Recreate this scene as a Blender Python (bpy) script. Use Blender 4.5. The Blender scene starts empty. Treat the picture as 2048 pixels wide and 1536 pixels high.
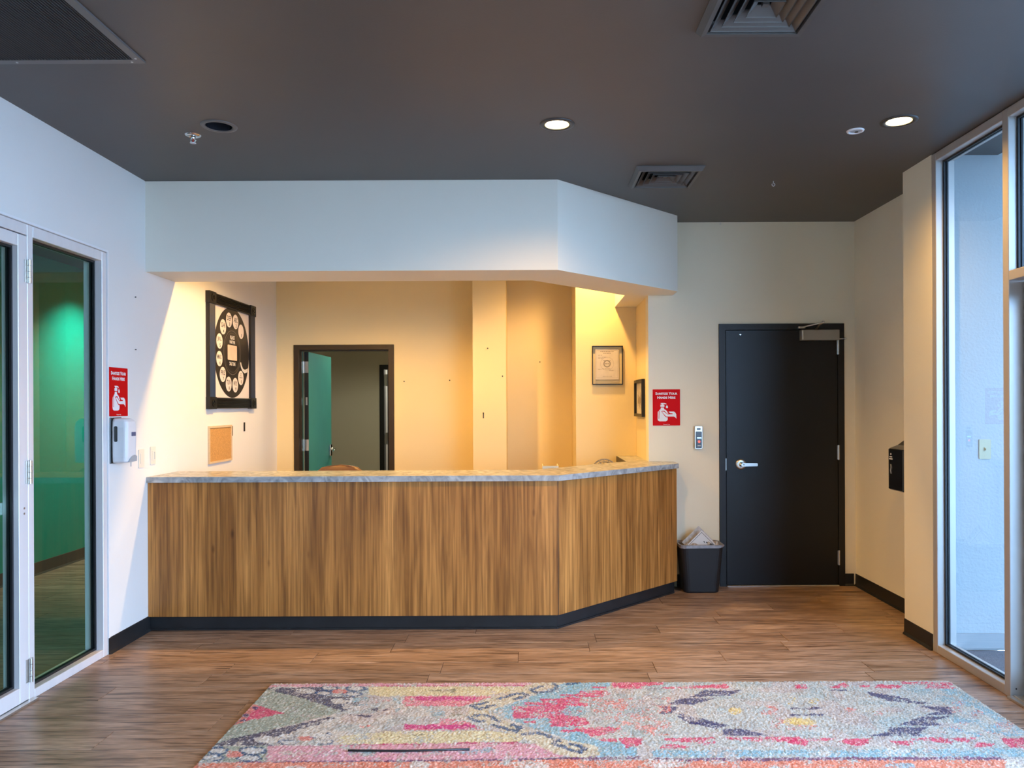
import bpy, bmesh, math, random
import numpy as np
from mathutils import Vector, Matrix
from mathutils.geometry import tessellate_polygon
R = math.radians
rnd = random.Random(7)
sc = bpy.context.scene
COL = sc.collection

# ------------------------------------------------------------------ camera
cam_d = bpy.data.cameras.new('camera')
cam = bpy.data.objects.new('camera', cam_d); COL.objects.link(cam)
cam_d.sensor_width = 36.0
cam_d.lens = 36.0 * 1540.0 / 2048.0
cam_d.shift_x = -38.0 / 2048.0
cam_d.shift_y = 44.0 / 2048.0
cam_d.clip_start = 0.05
cam.matrix_world = Matrix.Translation((0, 0, 1.5)) @ Matrix.Rotation(R(90), 4, 'X') @ Matrix.Rotation(-0.0045, 4, 'Z')
sc.camera = cam

# ------------------------------------------------------------------ sky, exposure
world = bpy.data.worlds.new('sky'); sc.world = world
world.use_nodes = True
wbg = world.node_tree.nodes['Background']
wbg.inputs['Color'].default_value = (0.44, 0.65, 1.0, 1)
wbg.inputs['Strength'].default_value = 19.8
sc.view_settings.view_transform = 'Standard'
sc.view_settings.look = 'None'
sc.view_settings.exposure = 0.0
sc.view_settings.gamma = 1.0
sc.view_settings.use_curve_mapping = False
try:
    sc.cycles.use_denoising = True
    sc.cycles.max_bounces = 7
    sc.cycles.adaptive_threshold = 0.02
    sc.cycles.diffuse_bounces = 4
    sc.cycles.transparent_max_bounces = 12
    sc.cycles.sample_clamp_indirect = 6.0
    sc.cycles.caustics_reflective = False
    sc.cycles.caustics_refractive = False
except Exception:
    pass
WARM = (1.0, 0.57, 0.16)

def portal(name, loc, rot, sx, sy):
    d = bpy.data.lights.new(name, 'AREA'); d.shape = 'RECTANGLE'; d.size = sx; d.size_y = sy
    d.cycles.is_portal = True
    o = bpy.data.objects.new(name, d); COL.objects.link(o); o.location = loc; o.rotation_euler = rot
    return o
# daylight comes in through the glazed side of the lobby (the portals only steer the sky's sampling)
portal('sky_portal_lobby', (2.57, 1.13, 1.52), (0, R(90), 0), 2.9, 7.0)
portal('sky_portal_vestibule', (3.97, 3.79, 1.52), (0, R(90), 0), 2.9, 1.8)

# ------------------------------------------------------------------ materials
MATS = {}
def nmat(name):
    m = bpy.data.materials.new(name); m.use_nodes = True
    nt = m.node_tree; b = nt.nodes['Principled BSDF']; MATS[name] = m
    return m, nt, nt.nodes, nt.links, b
def srgb(r, g, b):
    f = lambda c: (c / 255 / 12.92) if c / 255 <= .04045 else ((c / 255 + .055) / 1.055) ** 2.4
    return (f(r), f(g), f(b), 1)
def setin(b, **k):
    for n, v in k.items():
        n = n.replace('_', ' ')
        if n in b.inputs: b.inputs[n].default_value = v
def pmat(name, col, rough=.5, metal=0., var=0., vscale=6., vstretch=(1, 1, 1), bump=0., bscale=250., spec=.5, coat=0., emit=None, es=0.):
    m, nt, N, L, b = nmat(name)
    c = tuple(col[:3]) + (1,)
    setin(b, Base_Color=c, Roughness=rough, Metallic=metal, Specular_IOR_Level=spec, Coat_Weight=coat)
    if emit: setin(b, Emission_Color=tuple(emit[:3]) + (1,), Emission_Strength=es)
    if var or bump:
        tc = N.new('ShaderNodeTexCoord')
    if var:
        mp = N.new('ShaderNodeMapping'); mp.inputs['Scale'].default_value = vstretch
        nz = N.new('ShaderNodeTexNoise'); nz.inputs['Scale'].default_value = vscale; nz.inputs['Detail'].default_value = 5
        rp = N.new('ShaderNodeValToRGB')
        rp.color_ramp.elements[0].position = .3; rp.color_ramp.elements[1].position = .7
        rp.color_ramp.elements[0].color = tuple(x * (1 - var) for x in c[:3]) + (1,)
        rp.color_ramp.elements[1].color = tuple(min(1, x * (1 + var)) for x in c[:3]) + (1,)
        L.new(tc.outputs['Object'], mp.inputs[0]); L.new(mp.outputs[0], nz.inputs['Vector'])
        L.new(nz.outputs['Fac'], rp.inputs[0]); L.new(rp.outputs[0], b.inputs['Base Color'])
    if bump:
        n2 = N.new('ShaderNodeTexNoise'); n2.inputs['Scale'].default_value = bscale; n2.inputs['Detail'].default_value = 3
        bp = N.new('ShaderNodeBump'); bp.inputs['Strength'].default_value = bump; bp.inputs['Distance'].default_value = .004
        L.new(tc.outputs['Object'], n2.inputs['Vector']); L.new(n2.outputs['Fac'], bp.inputs['Height']); L.new(bp.outputs[0], b.inputs['Normal'])
    return m

pmat('wall_paint', (.76, .755, .72), .72, var=.015, vscale=2, bump=.10, bscale=160, spec=.3)
pmat('beige_paint', (.83, .765, .585), .72, var=.015, vscale=2, bump=.10, bscale=160, spec=.3)
pmat('cream_lamplit_paint', (.81, .66, .36), .72, var=.015, vscale=2, bump=.10, bscale=160, spec=.3)  # cream with the warm lamplight of the staff area put into it
pmat('vestibule_paint', (.38, .395, .39), .6, bump=.7, bscale=60, spec=.3)
pmat('soffit_paint', (.79, .76, .66), .72, var=.012, vscale=2, bump=.06, bscale=160, spec=.3)
pmat('ceiling_paint', (.082, .072, .066), .42, var=.03, vscale=3, bump=.05, bscale=120, spec=.4)
pmat('ceiling_cream', (.70, .68, .62), .8)
pmat('green_paint', (.001, .42, .31), .45, bump=.06, bscale=160, spec=.4)
pmat('hall_paint', (.55, .53, .45), .8, bump=.05)
pmat('vinyl_base', (.012, .0125, .0135), .42, var=.25, vscale=9, spec=.5)
pmat('brown_base', (.075, .052, .042), .5)
pmat('black_door', (.007, .008, .010), .34, var=.12, vscale=3, bump=.04, bscale=60, spec=.34)
pmat('black_frame', (.008, .009, .011), .42, spec=.4)
pmat('brown_frame', (.030, .019, .009), .42, spec=.4)
pmat('teal_door', (.055, .30, .27), .4, var=.06, vscale=4)
pmat('aluminium', (.78, .75, .74), .36, metal=.2, var=.03, vscale=20, vstretch=(1, 1, .05))
pmat('aluminium_shaded', (.52, .48, .44), .38, metal=.35)  # aluminium with the brownish shade of the right side put into the colour
pmat('gasket', (.008, .008, .009), .5)
pmat('steel', (.62, .61, .58), .28, metal=1.)
pmat('chrome', (.75, .74, .72), .12, metal=1.)
pmat('closer_paint', (.30, .28, .24), .45, metal=.4)
pmat('black_plastic', (.012, .013, .015), .38, spec=.5)
pmat('bin_plastic', (.008, .009, .011), .5, bump=.05, bscale=300)
pmat('gloss_black', (.008, .008, .009), .12, spec=.6)
pmat('white_plastic', (.78, .79, .80), .28, spec=.5)
pmat('grey_plastic', (.40, .43, .45), .35)
pmat('smoke_window', (.05, .055, .055), .2)
pmat('blue_label', (.06, .10, .22), .35)
pmat('almond_plastic', (.42, .38, .24), .35)
pmat('vestibule_base', (.30, .305, .30), .5)
pmat('ivory_plastic', (.72, .70, .62), .4)
pmat('sign_red', (.60, .002, .005), .6, spec=.12)
pmat('print_white', (.80, .80, .80), .5)
pmat('print_grey', (.62, .62, .63), .5)
pmat('print_black', (.012, .012, .013), .5)
pmat('dial_dark', (.020, .016, .015), .28, var=.3, vscale=5)
pmat('dial_ring', (.16, .15, .14), .4)
pmat('poster_paper', (.72, .66, .63), .5, var=.06, vscale=4)
pmat('label_tan', (.62, .50, .42), .5, var=.10, vscale=14)
pmat('cork', (.52, .28, .085), .9, var=.22, vscale=130, bump=.3, bscale=300)
pmat('pine', (.66, .50, .30), .5, var=.10, vscale=12, vstretch=(1, 1, 8))
pmat('paper', (.66, .60, .50), .7, var=.05, vscale=20)
pmat('paper_white', (.66, .64, .62), .7)
pmat('ink_brown', (.22, .15, .09), .8)
pmat('ink_grey', (.30, .26, .20), .8)
pmat('newsprint', (.50, .47, .44), .8, var=.25, vscale=40)
pmat('bag_film', (.20, .19, .20), .3, var=.2, vscale=30)
pmat('bronze_leather', (.13, .062, .028), .45, bump=.15, bscale=140)
pmat('mat_carpet', (.11, .118, .135), .95, var=.5, vscale=180, bump=.6, bscale=240)
pmat('asphalt', (.30, .30, .30), .9, var=.1, vscale=3)
pmat('vent_metal', (.085, .078, .072), .4, var=.05, vscale=10)
pmat('vent_brown', (.085, .078, .072), .4)
pmat('duct_dark', (.010, .010, .010), .8)
pmat('grille_metal', (.045, .047, .05), .6)
pmat('trim_dark', (.13, .12, .112), .4)
pmat('trim_lit', (.045, .042, .040), .35)  # darker copy of the trim for lit lamps, contrast put into the colour
pmat('reflector_off', (.03, .034, .045), .25, metal=.3)  # shade inside the unlit can put into the colour
pmat('reflector_lit', (.80, .70, .40), .3)  # lamp glow put into the reflector colour
pmat('lamp_glow', (1, .9, .7), .4, emit=(1.0, .82, .50), es=9.0)
pmat('led_blue', (.1, .4, .9), .3, emit=(.25, .65, 1.0), es=4.0)
pmat('led_red', (.8, .02, .01), .3, emit=(1.0, .06, .03), es=3.0)
pmat('file_cream', (.70, .62, .44), .6)
pmat('desk_laminate', (.42, .36, .28), .5)
pmat('strip_black', (.012, .011, .011), .45)
pmat('slit_light', (.9, .9, .85), .5)
pmat('threshold', (.62, .60, .56), .3, metal=.9)

# tinted window glass: clear transmission plus a mirror reflection by Fresnel
def glass(name, tint, ior=1.5, boost=1.0):
    m, nt, N, L, b = nmat(name); N.remove(b)
    out = N['Material Output']
    tr = N.new('ShaderNodeBsdfTransparent'); tr.inputs[0].default_value = tint + (1,)
    gl = N.new('ShaderNodeBsdfGlossy'); gl.inputs['Roughness'].default_value = 0.0; gl.inputs['Color'].default_value = (1, 1, 1, 1)
    fr = N.new('ShaderNodeFresnel'); fr.inputs['IOR'].default_value = ior
    ge = N.new('ShaderNodeNewGeometry'); mr = N.new('ShaderNodeMapRange'); mr.inputs['To Min'].default_value = ior; mr.inputs['To Max'].default_value = 1 / ior   # same reflection from both faces of the pane
    L.new(ge.outputs['Backfacing'], mr.inputs['Value']); L.new(mr.outputs[0], fr.inputs['IOR'])
    mu = N.new('ShaderNodeMath'); mu.operation = 'MULTIPLY'; mu.inputs[1].default_value = boost; mu.use_clamp = True
    mx = N.new('ShaderNodeMixShader')
    L.new(fr.outputs[0], mu.inputs[0]); L.new(mu.outputs[0], mx.inputs[0]); L.new(tr.outputs[0], mx.inputs[1]); L.new(gl.outputs[0], mx.inputs[2])
    L.new(mx.outputs[0], out.inputs['Surface'])
glass('glass_green', (.72, .94, .87), 1.5)
glass('glass_dimming', (.46, .56, .62), 1.45)  # darker tint added to cut the daylight reaching the vestibule
glass('glass_clear', (.93, .96, .96), 1.45)
glass('glass_frame', (.985, .98, .97), 1.15)

# walnut laminate, grain running up
def wood_panel():
    m, nt, N, L, b = nmat('walnut_laminate')
    tc = N.new('ShaderNodeTexCoord')
    def noise(scale, stretch, detail, dist=0.):
        mp = N.new('ShaderNodeMapping'); mp.inputs['Scale'].default_value = stretch
        nz = N.new('ShaderNodeTexNoise'); nz.inputs['Scale'].default_value = scale; nz.inputs['Detail'].default_value = detail; nz.inputs['Distortion'].default_value = dist
        L.new(tc.outputs['Object'], mp.inputs[0]); L.new(mp.outputs[0], nz.inputs['Vector']); return nz.outputs['Fac']
    fine = noise(75, (1, 1, .022), 7, .15)
    band = noise(6.5, (1, 1, .05), 4, .15)
    cath = noise(17, (1, 1, .09), 5, .7)
    r1 = N.new('ShaderNodeValToRGB'); e = r1.color_ramp.elements
    e[0].position = .27; e[0].color = (.27, .10, .019, 1); e[1].position = .73; e[1].color = (.57, .25, .062, 1)
    L.new(band, r1.inputs[0])
    r2 = N.new('ShaderNodeValToRGB'); e = r2.color_ramp.elements
    e[0].position = .32; e[0].color = (.66, .62, .58, 1); e[1].position = .58; e[1].color = (1.08, 1.08, 1.08, 1)
    L.new(cath, r2.inputs[0])
    r3 = N.new('ShaderNodeValToRGB'); e = r3.color_ramp.elements
    e[0].position = .36; e[0].color = (.62, .59, .56, 1); e[1].position = .60; e[1].color = (1.14, 1.14, 1.14, 1)
    L.new(fine, r3.inputs[0])
    def mul(a, bb):
        mx = N.new('ShaderNodeMix'); mx.data_type = 'RGBA'; mx.blend_type = 'MULTIPLY'; mx.inputs['Factor'].default_value = 1
        L.new(a, mx.inputs['A']); L.new(bb, mx.inputs['B']); return mx.outputs['Result']
    c = mul(mul(r1.outputs[0], r2.outputs[0]), r3.outputs[0])
    # small knots, scattered
    mp = N.new('ShaderNodeMapping'); mp.inputs['Scale'].default_value = (5.2, 5.2, 2.1)
    vo = N.new('ShaderNodeTexVoronoi'); vo.inputs['Scale'].default_value = 1.0
    L.new(tc.outputs['Object'], mp.inputs[0]); L.new(mp.outputs[0], vo.inputs['Vector'])
    rk = N.new('ShaderNodeValToRGB'); e = rk.color_ramp.elements
    e[0].position = .02; e[0].color = (.42, .36, .32, 1); e[1].position = .085; e[1].color = (1, 1, 1, 1)
    L.new(vo.outputs['Distance'], rk.inputs[0]); c = mul(c, rk.outputs[0])
    L.new(c, b.inputs['Base Color']); setin(b, Roughness=.38, Specular_IOR_Level=.4)
    bp = N.new('ShaderNodeBump'); bp.inputs['Strength'].default_value = .08; bp.inputs['Distance'].default_value = .002
    L.new(fine, bp.inputs['Height']); L.new(bp.outputs[0], b.inputs['Normal'])
wood_panel()

def plank_mat():
    m, nt, N, L, b = nmat('plank_wood')
    tc = N.new('ShaderNodeTexCoord'); oi = N.new('ShaderNodeObjectInfo')
    add = N.new('ShaderNodeVectorMath'); add.operation = 'ADD'
    sc_ = N.new('ShaderNodeVectorMath'); sc_.operation = 'SCALE'; sc_.inputs['Scale'].default_value = 137.0
    cmb = N.new('ShaderNodeCombineXYZ')
    for i in range(3): L.new(oi.outputs['Random'], cmb.inputs[i])
    L.new(cmb.outputs[0], sc_.inputs[0]); L.new(tc.outputs['Object'], add.inputs[0]); L.new(sc_.outputs[0], add.inputs[1])
    def noise(scale, stretch, detail, dist=0.):
        mp = N.new('ShaderNodeMapping'); mp.inputs['Scale'].default_value = stretch
        nz = N.new('ShaderNodeTexNoise'); nz.inputs['Scale'].default_value = scale; nz.inputs['Detail'].default_value = detail; nz.inputs['Distortion'].default_value = dist
        L.new(add.outputs[0], mp.inputs[0]); L.new(mp.outputs[0], nz.inputs['Vector']); return nz.outputs['Fac']
    g1 = noise(58, (.075, 1, 1), 8, .35); g2 = noise(11, (.13, 1, 1), 5, .9); g3 = noise(170, (.07, 1, 1), 5)
    r1 = N.new('ShaderNodeValToRGB'); e = r1.color_ramp.elements
    e[0].position = .25; e[0].color = (.235, .146, .090, 1); e[1].position = .72; e[1].color = (.455, .318, .222, 1)
    el = r1.color_ramp.elements.new(.5); el.color = (.335, .216, .138, 1)
    L.new(g2, r1.inputs[0])
    r2 = N.new('ShaderNodeValToRGB'); e = r2.color_ramp.elements
    e[0].position = .34; e[0].color = (.34, .30, .27, 1); e[1].position = .50; e[1].color = (1.06, 1.06, 1.06, 1)
    L.new(g1, r2.inputs[0])
    r3 = N.new('ShaderNodeValToRGB'); e = r3.color_ramp.elements
    e[0].position = .38; e[0].color = (.70, .69, .68, 1); e[1].position = .62; e[1].color = (1.12, 1.08, 1.08, 1)
    L.new(g3, r3.inputs[0])
    rr = N.new('ShaderNodeValToRGB'); e = rr.color_ramp.elements
    e[0].color = (.92, .915, .91, 1); e[1].color = (1.06, 1.065, 1.07, 1)
    L.new(oi.outputs['Random'], rr.inputs[0])
    def mul(a, bb):
        mx = N.new('ShaderNodeMix'); mx.data_type = 'RGBA'; mx.blend_type = 'MULTIPLY'; mx.inputs['Factor'].default_value = 1
        L.new(a, mx.inputs['A']); L.new(bb, mx.inputs['B']); return mx.outputs['Result']
    c = mul(mul(mul(r1.outputs[0], r2.outputs[0]), r3.outputs[0]), rr.outputs[0])
    L.new(c, b.inputs['Base Color'])
    setin(b, Roughness=.36, Specular_IOR_Level=.5)
    bp = N.new('ShaderNodeBump'); bp.inputs['Strength'].default_value = .10; bp.inputs['Distance'].default_value = .002
    L.new(g1, bp.inputs['Height']); L.new(bp.outputs[0], b.inputs['Normal'])
plank_mat()

def marble_mat():
    m, nt, N, L, b = nmat('marble_laminate')
    tc = N.new('ShaderNodeTexCoord')
    nz = N.new('ShaderNodeTexNoise'); nz.inputs['Scale'].default_value = 9; nz.inputs['Detail'].default_value = 7; nz.inputs['Distortion'].default_value = 2.2
    L.new(tc.outputs['Object'], nz.inputs['Vector'])
    r = N.new('ShaderNodeValToRGB'); e = r.color_ramp.elements
    e[0].position = .30; e[0].color = (.20, .21, .21, 1); e[1].position = .74; e[1].color = (.52, .52, .50, 1)
    el = r.color_ramp.elements.new(.5); el.color = (.34, .35, .35, 1)
    L.new(nz.outputs['Fac'], r.inputs[0]); L.new(r.outputs[0], b.inputs['Base Color'])
    setin(b, Roughness=.26, Specular_IOR_Level=.5)
marble_mat()

def rug_mat():
    m, nt, N, L, b = nmat('rug_pile')
    at = N.new('ShaderNodeAttribute'); at.attribute_name = 'yarn'
    L.new(at.outputs['Color'], b.inputs['Base Color'])
    setin(b, Roughness=.95, Specular_IOR_Level=.1)
    if 'Sheen Weight' in b.inputs: b.inputs['Sheen Weight'].default_value = .15
rug_mat()

# ------------------------------------------------------------------ mesh helpers
WLOC = {}
def tag(o, label=None, cat=None, group=None, kind=None):
    if label: o['label'] = label
    if cat: o['category'] = cat
    if group: o['group'] = group
    if kind: o['kind'] = kind
    return o
def place(o, wloc, parent):
    if parent is not None:
        o.parent = parent
        o.location = Vector(wloc) - WLOC[parent.name]
    else:
        o.location = wloc
    WLOC[o.name] = Vector(wloc)
def thing(name, wloc, label, cat, group=None, kind=None):
    o = bpy.data.objects.new(name, None); COL.objects.link(o); o.empty_display_size = .1
    place(o, wloc, None); return tag(o, label, cat, group, kind)

class Pl:                                      # a flat drawing plane in the room: right, up, and outward normal
    def __init__(s, o, r, u):
        s.o = Vector(o); s.r = Vector(r).normalized(); s.u = Vector(u).normalized(); s.n = s.r.cross(s.u)
    def p(s, x, y, d=0.): return s.o + s.r * x + s.u * y + s.n * d

class MB:
    def __init__(s): s.v = []; s.f = []; s.sm = []
    def add(s, vs, fs, smooth=False):
        k = len(s.v); s.v += [tuple(p) for p in vs]; s.f += [tuple(i + k for i in f) for f in fs]; s.sm += [smooth] * len(fs); return s
    def box(s, x0, x1, y0, y1, z0, z1):
        vs = [(x, y, z) for z in (z0, z1) for y in (y0, y1) for x in (x0, x1)]
        return s.add(vs, [(0, 2, 3, 1), (4, 5, 7, 6), (0, 1, 5, 4), (1, 3, 7, 5), (3, 2, 6, 7), (2, 0, 4, 6)])
    def bbox(s, x0, x1, y0, y1, z0, z1, w=.004, seg=2):      # bevelled box
        bm = bmesh.new(); bmesh.ops.create_cube(bm, size=1)
        for v in bm.verts: v.co = Vector(((x0 + x1) / 2 + v.co.x * (x1 - x0), (y0 + y1) / 2 + v.co.y * (y1 - y0), (z0 + z1) / 2 + v.co.z * (z1 - z0)))
        bmesh.ops.bevel(bm, geom=bm.edges[:], offset=w, segments=seg, affect='EDGES', profile=.5)
        bm.verts.index_update(); s.add([v.co for v in bm.verts], [[v.index for v in f.verts] for f in bm.faces]); bm.free(); return s
    def prism(s, poly, z0, z1):                # plan polygon, counter-clockwise
        a = sum(poly[i][0] * poly[(i + 1) % len(poly)][1] - poly[(i + 1) % len(poly)][0] * poly[i][1] for i in range(len(poly)))
        if a < 0: poly = poly[::-1]
        n = len(poly)
        vs = [(x, y, z0) for x, y in poly] + [(x, y, z1) for x, y in poly]
        return s.add(vs, [tuple(range(n - 1, -1, -1)), tuple(range(n, 2 * n))] + [(i, (i + 1) % n, n + (i + 1) % n, n + i) for i in range(n)])
    def sheet(s, pl, poly, d0, d1):            # polygon on a plane, given thickness
        a = sum(poly[i][0] * poly[(i + 1) % len(poly)][1] - poly[(i + 1) % len(poly)][0] * poly[i][1] for i in range(len(poly)))
        if a < 0: poly = poly[::-1]
        n = len(poly)
        vs = [pl.p(x, y, d0) for x, y in poly] + [pl.p(x, y, d1) for x, y in poly]
        return s.add(vs, [tuple(range(n - 1, -1, -1)), tuple(range(n, 2 * n))] + [(i, (i + 1) % n, n + (i + 1) % n, n + i) for i in range(n)])
    def rect(s, pl, x0, x1, y0, y1, d0, d1): return s.sheet(pl, [(x0, y0), (x1, y0), (x1, y1), (x0, y1)], d0, d1)
    def rrect(s, pl, x0, x1, y0, y1, r, d0, d1, n=5): return s.sheet(pl, rpoly(x0, x1, y0, y1, r, n), d0, d1)
    def disc(s, pl, cx, cy, r, d0, d1, n=32, ry=None):
        ry = ry or r
        return s.sheet(pl, [(cx + r * math.cos(2 * math.pi * i / n), cy + ry * math.sin(2 * math.pi * i / n)) for i in range(n)], d0, d1)
    def ring(s, pl, cx, cy, r0, r1, d0, d1, n=40):
        vs = []; fs = []
        for i in range(n):
            c, t = math.cos(2 * math.pi * i / n), math.sin(2 * math.pi * i / n)
            vs += [pl.p(cx + r0 * c, cy + r0 * t, d0), pl.p(cx + r1 * c, cy + r1 * t, d0), pl.p(cx + r1 * c, cy + r1 * t, d1), pl.p(cx + r0 * c, cy + r0 * t, d1)]
        for i in range(n):
            a, b = 4 * i, 4 * ((i + 1) % n)
            for j in range(4): fs.append((a + j, a + (j + 1) % 4, b + (j + 1) % 4, b + j))
        return s.add(vs, fs)
    def lathe(s, pl, prof, n=32, smooth=True):  # prof: (radius, distance along the plane's normal)
        vs = []; fs = []; m = len(prof)
        for i in range(n):
            c, t = math.cos(2 * math.pi * i / n), math.sin(2 * math.pi * i / n)
            vs += [pl.p(r * c, r * t, d) for r, d in prof]
        for i in range(n):
            a, b = m * i, m * ((i + 1) % n)
            fs += [(a + j, b + j, b + j + 1, a + j + 1) for j in range(m - 1)]
        s.add(vs, fs, smooth); return s
    def tube(s, pts, r, n=10, smooth=True):
        pts = [Vector(p) for p in pts]; rs = r if isinstance(r, (list, tuple)) else [r] * len(pts)
        vs = []; fs = []; up = None
        for i, p in enumerate(pts):
            t = (pts[min(i + 1, len(pts) - 1)] - pts[max(i - 1, 0)]).normalized()
            if up is None: up = Vector((0, 0, 1)) if abs(t.z) < .9 else Vector((1, 0, 0))
            a = t.cross(up).normalized(); b = a.cross(t).normalized(); up = b
            vs += [p + (a * math.cos(2 * math.pi * k / n) + b * math.sin(2 * math.pi * k / n)) * rs[i] for k in range(n)]
        for i in range(len(pts) - 1):
            fs += [(i * n + k, i * n + (k + 1) % n, (i + 1) * n + (k + 1) % n, (i + 1) * n + k) for k in range(n)]
        k = len(pts) - 1
        s.add(vs, fs, smooth); q = len(s.v) - len(vs)
        s.f += [tuple(q + j for j in range(n - 1, -1, -1)), tuple(q + k * n + j for j in range(n))]; s.sm += [False, False]
        return s
    def loft(s, rings, cap0=True, cap1=True, smooth=False):
        n = len(rings[0]); vs = [p for r_ in rings for p in r_]
        fs = [(i * n + k, i * n + (k + 1) % n, (i + 1) * n + (k + 1) % n, (i + 1) * n + k) for i in range(len(rings) - 1) for k in range(n)]
        s.add(vs, fs, smooth); q = len(s.v) - len(vs)
        if cap0: s.f.append(tuple(q + j for j in range(n - 1, -1, -1))); s.sm.append(False)
        if cap1: s.f.append(tuple(q + (len(rings) - 1) * n + j for j in range(n))); s.sm.append(False)
        return s
    def build(s, name, mat, parent=None, label=None, cat=None, group=None, kind=None, fix=True):
        xs, ys, zs = zip(*s.v)
        o0 = Vector(((min(xs) + max(xs)) / 2, (min(ys) + max(ys)) / 2, min(zs)))
        me = bpy.data.meshes.new(name)
        me.from_pydata([tuple(Vector(p) - o0) for p in s.v], [], s.f)
        me.polygons.foreach_set('use_smooth', s.sm)
        if fix:
            bm = bmesh.new(); bm.from_mesh(me); bmesh.ops.recalc_face_normals(bm, faces=bm.faces[:]); bm.to_mesh(me); bm.free()
        me.materials.append(MATS[mat]); me.update()
        o = bpy.data.objects.new(name, me); COL.objects.link(o); place(o, o0, parent)
        return tag(o, label, cat, group, kind)
def rpoly(x0, x1, y0, y1, r, n=5):
    out = []
    for cx, cy, a0 in ((x1 - r, y0 + r, -90), (x1 - r, y1 - r, 0), (x0 + r, y1 - r, 90), (x0 + r, y0 + r, 180)):
        for i in range(n + 1):
            a = R(a0 + 90 * i / n); out.append((cx + r * math.cos(a), cy + r * math.sin(a)))
    return out

# lettering: every string is made once as a flat mesh, then fitted to its place
TXT = {}
def letters(strings):
    tmp = []
    for key in strings:
        body, small, off = key
        c = bpy.data.curves.new('lettering', 'FONT'); c.body = body; c.offset = off; c.fill_mode = 'FRONT'; c.resolution_u = 3
        c.small_caps_scale = .8
        if small:
            for i in range(len(body)): c.body_format[i].use_small_caps = True
        o = bpy.data.objects.new('lettering', c); COL.objects.link(o); tmp.append((key, o, c))
    dg = bpy.context.evaluated_depsgraph_get(); dg.update()
    for key, o, c in tmp:
        e = o.evaluated_get(dg); me = e.to_mesh()
        v = [(p.co.x, p.co.y) for p in me.vertices]; f = [tuple(p.vertices) for p in me.polygons]
        x0 = min(p[0] for p in v); x1 = max(p[0] for p in v); y0 = min(p[1] for p in v); y1 = max(p[1] for p in v)
        TXT[key] = ([((p[0] - x0) / (x1 - x0) - .5, (p[1] - y0) / (y1 - y0) - .5) for p in v], f); e.to_mesh_clear()
    for key, o, c in tmp:
        bpy.data.objects.remove(o); bpy.data.curves.remove(c)
DIAL = [('', '1'), ('ABC', '2'), ('DEF', '3'), ('GHI', '4'), ('JKL', '5'), ('MNO', '6'), ('PRS', '7'), ('TUV', '8'), ('WXY', '9'), ('Z', '0')]
letters([(a, 0, .01) for a, b in DIAL if a] + [(b, 0, .01) for a, b in DIAL] + [('OPERATOR', 0, .02), ('PLEASE', 0, .02), ('WAIT FOR', 0, .02), ('DIAL TONE', 0, .02),
         ('Sanitize Your', 1, .035), ('Hands Here', 1, .035), ('Thank You', 0, .02)])
def write(mb, pl, key, cx, cy, w, h, d):
    v, f = TXT[key]; mb.add([pl.p(cx + x * w, cy + y * h, d) for x, y in v], f)
# ------------------------------------------------------------------ the setting
ZC = 3.016                                       # lobby ceiling
XL, XR = -2.575, 2.44                            # left wall face, right wall face
S_ = dict(kind='structure')
# floor: base with planks on it
fb = MB().box(-4.6, 2.50, -2.5, 8.7, -.05, -.008).box(2.50, 2.85, 4.68, 6.5, -.05, -.008)
fb.box(-4.6, 2.50, -2.5, 1.50, -.008, 0).box(-2.70, 2.80, 6.389, 8.7, -.008, 0)
floor = fb.build('floor', 'plank_wood', None, 'wood look plank floor running across the lobby', 'floor', **S_)
PW, PLN, Y0 = .188, 1.22, 4.885
pm = {}
def plank_mesh(length):
    k = round(length, 3)
    if k not in pm:
        g = .0012; h = .0012
        m = MB(); a, b = length / 2 - g, PW / 2 - g
        m.loft([[(-a, -b, -.0078), (a, -b, -.0078), (a, b, -.0078), (-a, b, -.0078)], [(-a, -b, -h), (a, -b, -h), (a, b, -h), (-a, b, -h)], [(-a + h, -b + h, 0), (a - h, -b + h, 0), (a - h, b - h, 0), (-a + h, b - h, 0)]], cap0=False)
        me = bpy.data.meshes.new('plank'); me.from_pydata(m.v, [], m.f); me.materials.append(MATS['plank_wood']); pm[k] = me
    return pm[k]
for k in range(-18, 20):
    ya = Y0 + k * PW; yb = ya + PW
    if ya < 1.50 - .01: continue
    x_end = -2.64 if ya > 6.38 else (2.70 if ya > 4.60 else 2.47)
    x = -4.47 - ((k * 0.413 + .23 * (k % 3)) % 1.0) * PLN
    while x < x_end - .02:
        a, b = max(x, -4.47), min(x + PLN, x_end)
        if b - a > .03:
            o = bpy.data.objects.new('plank', plank_mesh(b - a)); COL.objects.link(o); place(o, ((a + b) / 2, (ya + yb) / 2, 0), floor)
        x += PLN

# ceiling with its openings
DL = [(-1.674, 4.148), (.147, 4.147), (1.976, 4.12)]
VENTS = [(.893, 5.085), (.893, 2.91)]
GR = (-2.33, -1.68, 2.11, 3.37)
def circ(cx, cy, r, n=32): return [(cx + r * math.cos(-2 * math.pi * i / n), cy + r * math.sin(-2 * math.pi * i / n)) for i in range(n)]
loops = [[(-2.70, -2.5), (2.85, -2.5), (2.85, 7.95), (-2.70, 7.95)]]
loops += [circ(x, y, .078) for x, y in DL]
loops += [[(x - .195, y - .195), (x - .195, y + .195), (x + .195, y + .195), (x + .195, y - .195)] for x, y in VENTS]
loops += [[(GR[0] + .03, GR[2] + .03), (GR[0] + .03, GR[3] - .03), (GR[1] - .03, GR[3] - .03), (GR[1] - .03, GR[2] + .03)]]
tri = tessellate_polygon([[Vector((x, y, 0)) for x, y in l] for l in loops])
flat = [(x, y, ZC) for l in loops for x, y in l]
cm = MB().add(flat, [tuple(t) for t in tri]); nflat = len(flat)
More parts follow.
